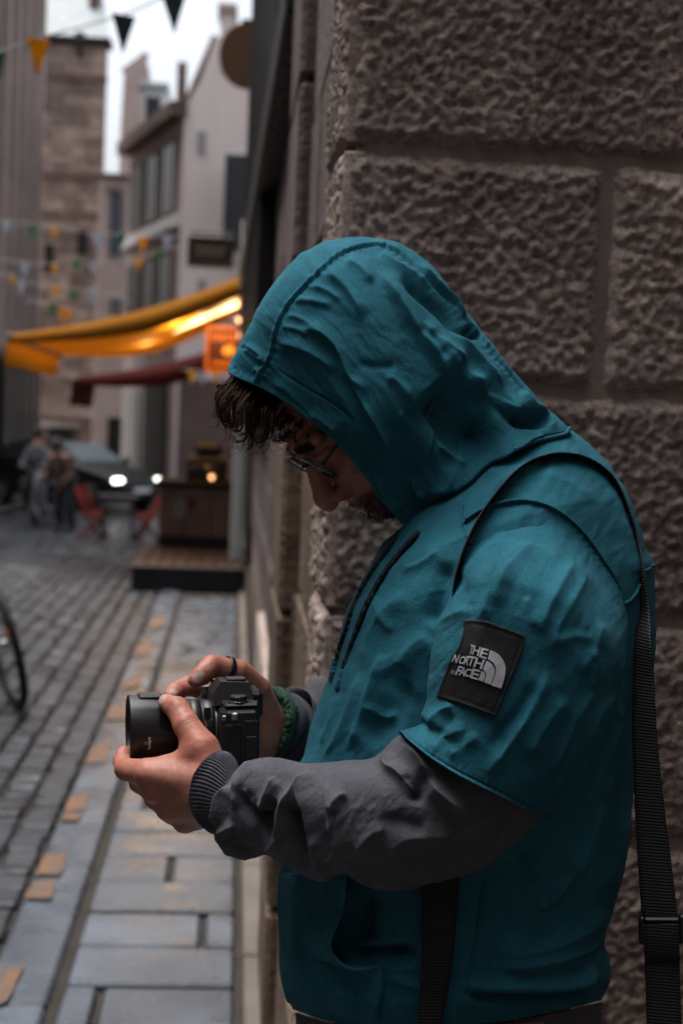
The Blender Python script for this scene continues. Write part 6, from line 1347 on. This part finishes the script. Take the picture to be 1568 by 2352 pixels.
# viewfinder hump, tapering upwards
hpz = [(.006, .028), (.006, .040), (-.004, .0535), (-.036, .0520), (-.039, .042), (-.041, .028)]
V = []; 
for x, z in hpz: k = 1 - (z - .028) / .026 * .36; V += [(x, -.027 * k, z), (x, .027 * k, z)]
cpart('viewfinder_hump', (np.array(V), [(0, 2, 3, 1), (2, 4, 5, 3), (4, 6, 7, 5), (6, 8, 9, 7), (8, 10, 11, 9), (0, 1, 11, 10), (10, 8, 6, 4, 2, 0), (1, 3, 5, 7, 9, 11)]), M_cam)
cpart('hot_shoe', boxvf((-.034, -.010, .0522), (-.012, .010, .0552), .0008), M_mount if False else M_cam)
cpart('eyecup', boxvf((-.052, -.021, .010), (-.0395, .021, .043), .005), M_rubber)
def dial(name, x, y, z0, z1, r, m=M_cam, n=28):
    P = [(z0, .0005), (z0, r), (z0 + .001, r * 1.02), (z1 - .001, r * 1.02), (z1, r * .94), (z1, .0005)]; v, f = lathevf(P, n); v = np.array(v)[:, [1, 2, 0]]; a = np.arctan2(v[:, 1], v[:, 0]); rr = np.hypot(v[:, 0], v[:, 1]); v[:, :2] *= (1 + .02 * np.sign(np.sin(a * n / 2)) * (rr > r))[:, None]
    return cpart(name, (v + np.array([x, y, 0]), f), m)
dial('drive_dial', -.020, .041, .0335, .0415, .0095); dial('drive_lever', -.020, .041, .0328, .0362, .0112, M_cam); dial('shutter_dial', -.012, -.040, .0335, .046, .0115); dial('exposure_dial', -.026, -.062, .0335, .043, .0095); dial('shutter_button', .004, -.058, .028, .037, .006, M_mount)
cpart('diopter_knob', boxvf((-.046, .021, .022), (-.039, .027, .032), .002), M_cam); cpart('strap_lug', boxvf((-.017, .0555, .0165), (-.010, .0605, .0255), .0015), M_mount); cpart('strap_lug', boxvf((-.0045, .0545, .0165), (.0005, .0585, .0225), .001), M_mount)
cpart('rear_screen', boxvf((-.062, -.040, -.062), (-.0445, .050, -.057), .0015), M_cam); sx = cpart('screen_hinge', boxvf((-.0475, -.035, -.058), (-.0432, .045, -.030), .001), M_cam)
cpart('rear_screen_plate', boxvf((-.095, -.040, -.0575), (-.060, .050, -.0525), .0015), M_cam)
cpart('side_door', boxvf((-.0385, .0562, -.030), (-.0265, .0575, -.002), .0005), M_cam)
# lens
def lens(name, prof, m, n=64, smooth=True):
    v, f = lathevf(prof, n); return cpart(name, (np.array(v), [tuple(q[::-1]) for q in f]), m, None, smooth)
lens('mount_ring', [(-.0005, .0), (-.0005, .0315), (.0030, .0315), (.0036, .0308), (.0040, .0300), (.0040, .02)], M_mount)
lens('barrel', [(.0040, .0), (.0040, .0296), (.0060, .0304), (.016, .0306), (.0165, .0296), (.018, .0296), (.0185, .0312), (.030, .0318), (.0305, .0306), (.032, .0306), (.0325, .0322), (.046, .0326), (.050, .0316), (.052, .031), (.052, .0)], M_cam)
vr, fr_ = lathevf([(.0335, .0328), (.0335, .0331), (.045, .0333), (.045, .0329)], 180); vr = np.array(vr); aa = np.arctan2(vr[:, 2], vr[:, 1]); vr[:, 1:] *= (1 + .008 * np.sin(aa * 45))[:, None]; cpart('focus_ring', (vr, [q[::-1] for q in fr_]), M_camg)
def hoodprof(n=96):
    xs = [(.047, .0318), (.047, .0350), (.050, .0356), (.0965, .0384), (.0985, .0380), (.0985, .0366), (.0955, .0362), (.060, .0335), (.052, .0310)]
    v, f = lathevf(xs, n); v = np.array(v); a = np.arctan2(v[:, 2], v[:, 1]); cut = .012 * sstep(np.cos(2 * (a - .42)), .55, .95)     # scalloped back edge of the reversed petals
    m = v[:, 0] < .0505; v[m, 0] += cut[m] * 1.4; return v, [q[::-1] for q in f]
cpart('lens_hood', hoodprof(), M_cam, None, True)
cpart('hood_flat', boxvf((.0595, -.010, .0345), (.088, .012, .0396), .0022), M_cam)
lens('filter_ring', [(.070, .030), (.074, .0325), (.080, .0330), (.080, .0300), (.072, .028)], M_cam); lens('front_element', [(.0700, .030), (.0735, .022), (.0755, .010), (.0760, .0004)], M_lens)
# printing
def onlens(R): 
    def f(V2, up):   # V2 = (x along axis, angle)
        r = R + up; return cl2w(np.stack([V2[:, 0], r * np.cos(V2[:, 1]), r * np.sin(V2[:, 1])], -1))
    return f
def lensprint(name, ch, x0, x1, a0, a1, R, m, vert, off=.0):
    V, Fg, bd = glyph(ch, off)
    if vert: V2 = np.stack([x0 + (x1 - x0) * V[:, 1], a0 + (a1 - a0) * V[:, 0]], -1)
    else: V2 = np.stack([x0 + (x1 - x0) * V[:, 0], a0 + (a1 - a0) * V[:, 1]], -1)
    return solidglyph(name, V2, Fg, bd, m, camt, onlens(R), .00005, .0003)
A = lambda cy: math.asin(max(-1, min(1, (556 - cy) * .000178 / .0385)))
lensprint('brand_lettering', 'FUJIFILM', .0755, .0790, A(572), A(652), .0374, M_print, True, .03); lensprint('index_mark', 'O', .0800, .0828, A(602), A(617), .0377, M_print, True, .01)
cpart('scale_window', boxvf((.0085, .0266, .0135), (.0160, .0278, .0265), .0004), M_print if False else M_camg)
B_ = lambda cy: math.asin((556 - cy) * .000178 / .031)
lensprint('lens_lettering', 'XF', .0088, .0142, B_(462), B_(430), .0307, M_print, False, .02); lensprint('lens_lettering', 'A', .0135, .0165, B_(508), B_(492), .0312, M_redp, False, .02); lensprint('lens_lettering', 'O', .0130, .0165, B_(550), B_(532), .0312, M_print, False, .02)
for cy in (513, 521): lensprint('lens_lettering', '.', .0138, .0148, B_(cy + 3), B_(cy - 1), .0312, M_print, False)
for c0, c1 in ((.0076, .0082), (.0154, .0160)): lensprint('scale_line', 'I', c0, c1, B_(488), B_(404), .0308, M_grey, False)

# ================================================================== ring, bracelet, glasses
pts = RH['thumb'][0]; rc = pts[2] + (pts[3] - pts[2]) * .42; rax = nrm(pts[3] - pts[2]); a1 = nrm(np.cross(rax, [0, 1, 0])); b1 = np.cross(rax, a1)
rg_ = empty('thumb_ring', cam2world(rc), 'plain black ring on the thumb resting on the camera', 'ring')
th = np.linspace(0, 2 * math.pi, 41)[:-1]; V = []
for t in th:
    d = a1 * math.cos(t) + b1 * math.sin(t)
    for (ox, r) in ((-.0032, .0146), (-.0034, .0158), (-.002, .0164), (.002, .0164), (.0034, .0158), (.0032, .0146)): V.append(rc + rax * ox + d * r)
F = [(i * 6 + j, i * 6 + (j + 1) % 6, ((i + 1) % 40) * 6 + (j + 1) % 6, ((i + 1) % 40) * 6 + j) for i in range(40) for j in range(6)]
mesh('band', cam2world(np.array(V)), F, mat('black_ring', (.008, .010, .010), .3, .6), rg_)
bc, bax = kb(1082, 545, .092), nrm(kb(1180, 560, .105) - kb(1000, 535, .080)); a1 = nrm(np.cross(bax, [0, 0, 1.0])); b1 = np.cross(bax, a1)
br = empty('cord_bracelet', cam2world(bc), 'braided dark green cord bracelet on the far wrist of the photographer', 'bracelet')
th = np.linspace(0, 2 * math.pi, 161)
for k in range(3):
    P = [bc + (a1 * math.cos(t) + b1 * math.sin(t)) * (.0395 + .0026 * math.cos(18 * t + k * 2.094)) + bax * .0050 * math.sin(9 * t + k * 2.094) for t in th]
    v, f = tubevf(cam2world(np.array(P)), .0040, 8, False); mesh('strand', v, f, M_green, br)
v, f = tubevf(cam2world(np.array([bc + (a1 * math.cos(t) + b1 * math.sin(t)) * .0385 for t in th])), .0055, 8, False, sy=1.5); mesh('core', v, f, M_green, br)
gl = empty('eyeglasses', cam2world(hp_(.1, 0, 0)), 'thin dark framed eyeglasses low on the nose under the hood', 'glasses')
M_gf = mat('glasses_frame', (.012, .012, .013), .3, .6); M_gl = mat('spectacle_lens', (.85, .88, .9), .03, .5, trans=1.0); M_gl.node_tree.nodes['Principled BSDF'].inputs['IOR'].default_value = 1.25
gF, gU = nrm(HFv * .96 - HU * .20), nrm(HU * .96 + HFv * .20); G0 = hp_(.098, -.008, 0)
for e in (-1, 1):
    c = G0 + HL * e * .034 - gF * .004; th = np.linspace(0, 2 * math.pi, 49); cs = lambda t: np.sign(math.cos(t)) * abs(math.cos(t)) ** .85; sn = lambda t: np.sign(math.sin(t)) * abs(math.sin(t)) ** .85
    ring = [c + HL * .0290 * cs(t) + gU * .0215 * sn(t) - gF * e * .0 for t in th]; v, f = tubevf(cam2world(np.array(ring)), .0014, 8, False); rim = mesh('rim', v, f, M_gf, gl)
    R_ = np.array(ring[:-1]); k = len(R_); v = np.vstack([R_ + gF * .0006, R_ - gF * .0006, [c + gF * .0016], [c + gF * .0003]]); F = [(i, (i + 1) % k, 2 * k) for i in range(k)] + [(k + (i + 1) % k, k + i, 2 * k + 1) for i in range(k)] + [(i, k + i, k + (i + 1) % k, (i + 1) % k) for i in range(k)]
    mesh('lens', cam2world(v), F, M_gl, rim)
    h0 = c + HL * e * .0295 + gU * .008; v, f = tubevf(cam2world(spl([h0, h0 + HL * e * .006 - gF * .004, hp_(.05, .004, e * .071), hp_(-.005, .004, e * .080), hp_(-.03, -.02, e * .078)], 24)), .0016, 6, True, sy=1.6); mesh('temple', v, f, M_gf, gl)
v, f = tubevf(cam2world(spl([G0 - HL * .0075 + gU * .006 - gF * .003, G0 + gU * .009 + gF * .001, G0 + HL * .0075 + gU * .006 - gF * .003], 10)), .0013, 6); mesh('bridge', v, f, M_gf, gl)

# ================================================================== shoulder bag: strap, slider, bag out of frame
bagw = cw(1290, 2900, -.20)
bag = empty('shoulder_bag', bagw, 'black webbing shoulder strap over the near shoulder with a slider buckle low behind the back', 'bag strap')
def ribbon(name, cpts, wid, m, parent, th_=.0016, n=120, wdir=None, ribs=0):
    "cpts: (x,y,t) along; wid: list of (dx,dy,dt) half-width vectors"
    sc_ = np.array([1, 1, 2000.0]); c = spl(np.array(cpts, float) * sc_, n) / sc_; w = np.array(wid, float); x = np.linspace(0, 1, len(w)); cl_ = np.r_[0, np.cumsum(np.linalg.norm(np.diff(np.array(cpts, float) * sc_, axis=0), axis=1))]; cl_ = cl_ / cl_[-1]; cl_ = cl_ if len(cl_) == len(w) else x; W_ = np.stack([np.interp(np.linspace(0, 1, n), cl_, w[:, k]) for k in range(3)], -1)
    A_ = toworld(*(c - W_).T); B_ = toworld(*(c + W_).T); k = 7; g = A_[:, None] * (1 - np.linspace(0, 1, k))[None, :, None] + B_[:, None] * np.linspace(0, 1, k)[None, :, None]
    nn_ = gridnormals(g, False); P = np.concatenate([g + nn_ * th_ / 2, (g - nn_ * th_ / 2)[:, ::-1]], 1); K = 2 * k
    F = [(i * K + j, i * K + (j + 1) % K, (i + 1) * K + (j + 1) % K, (i + 1) * K + j) for i in range(n - 1) for j in range(K)] + [tuple(range(K))[::-1], tuple(range((n - 1) * K, n * K))]
    return mesh(name, P.reshape(-1, 3), F, m, parent)
sh = [(1047, 1332), (1058, 1290), (1077, 1240), (1102, 1192), (1130, 1150), (1160, 1112), (1192, 1080), (1230, 1058), (1278, 1046), (1320, 1048), (1360, 1062), (1398, 1092), (1424, 1132), (1446, 1190), (1460, 1245), (1470, 1310)]
zt_ = torso_t(np.array(sh)) - .003
front = [(1006, 2420, -.150), (1008, 2200, -.158), (1012, 2040, -.160), (1040, 1700, -.166), (1040, 1420, np.nan)]
shp = [(a, b, c) for (a, b), c in zip(sh, zt_)]
back = [(1476, 1400, shp[-1][2] - .010), (1476, 1470, -.10), (1477, 1560, -.105), (1479, 1680, -.11), (1488, 1820, -.115), (1500, 1960, -.12), (1512, 2090, -.125), (1518, 2180, -.125), (1524, 2352, -.13), (1530, 2480, -.14)]
wd = [(3.5, 2.5, .017), (3.5, 2.5, .017), (4, 3.5, .017), (4, 4, .017), (3.5, 4, .018), (2.5, 4, .018), (1.5, 5, .018), (0, 6, .018), (-1, 6, .018), (-2.5, 5, .018), (-4, 3.5, .018), (-4.5, 3, .018), (-4.5, 2, .018), (-5, 1.5, .018), (-6, 1, .018), (-8, 1, .017),
      (-14, 0, .014), (-18, 0, .012), (-24, 0, .008), (-28, 0, .005), (-33, 0, .003), (-38, 0, .002), (-41, 0, .002), (-40, 0, .002), (-40, 0, .002), (-40, 0, .002)]
pts3 = [(1040, 1400, shp[0][2] + .004)] + shp + back; wd = [(3.5, 1, .017)] + wd
ribbon('strap', pts3, wd, M_web, bag, n=260)
fz = torso_t(np.array([(1010, 2050), (1008, 2200), (1000, 2330)])) - .013
ribbon('strap', [(1044, 1410, shp[0][2] + .006), (1035, 1700, -.150), (1022, 1900, fz[0]), (1010, 2050, fz[0]), (1004, 2200, fz[1]), (988, 2340, fz[2] - .004), (975, 2500, fz[2] - .02)], [(4, 0, .017), (30, 0, .006), (42, 0, .001), (43, 0, .001), (36, 0, .001), (29, 0, .001), (28, 0, .001)], M_web, bag, n=140)
def bx3(name, x0, y0, x1, y1, t, th_, m, parent, bev=.002):
    a = camq(x0, y1, t); b = camq(x1, y0, t); v, f = boxvf((a[0], a[1], a[2] - th_ / 2), (b[0], b[1], a[2] + th_ / 2), bev); return mesh(name, cam2world(v), f, m, parent, False)
M_bk = mat('black_plastic', (.012, .012, .013), .35, .5)
bx3('slider_bar', 1466, 2104, 1478, 2168, -.127, .009, M_bk, bag); bx3('slider_bar', 1556, 2100, 1570, 2166, -.127, .009, M_bk, bag); bx3('slider_bar', 1476, 2106, 1558, 2118, -.1275, .009, M_bk, bag); bx3('slider_bar', 1476, 2150, 1558, 2160, -.1275, .007, M_bk, bag)
ribbon('strap_fold', [(1516, 2122, -.132), (1518, 2150, -.1325), (1519, 2185, -.131), (1521, 2206, -.128)], [(-41, 0, .002), (-41, 0, .002), (-40, 0, .002), (-40, 0, .002)], M_web, bag, .003, 30)
# bag body hangs below the frame
q = bagw; v, f = boxvf((-.16, -.05, -.24), (.16, .05, .05), .03); mesh('pouch', v + q + np.array([0, 0, -.05]), f, M_web, bag); v, f = boxvf((-.165, -.062, -.12), (.165, -.048, .055), .006); mesh('flap', v + q + np.array([0, 0, -.05]), f, M_web, bag)

# unworn cloth keeps its plain colour
for _o in bpy.data.objects:
    if _o.type == 'MESH' and _o.data.materials and _o.data.materials[0] in (M_teal, M_grey_c) and 'wear' not in _o.data.color_attributes: set_wear(_o, np.zeros(len(_o.data.vertices)))
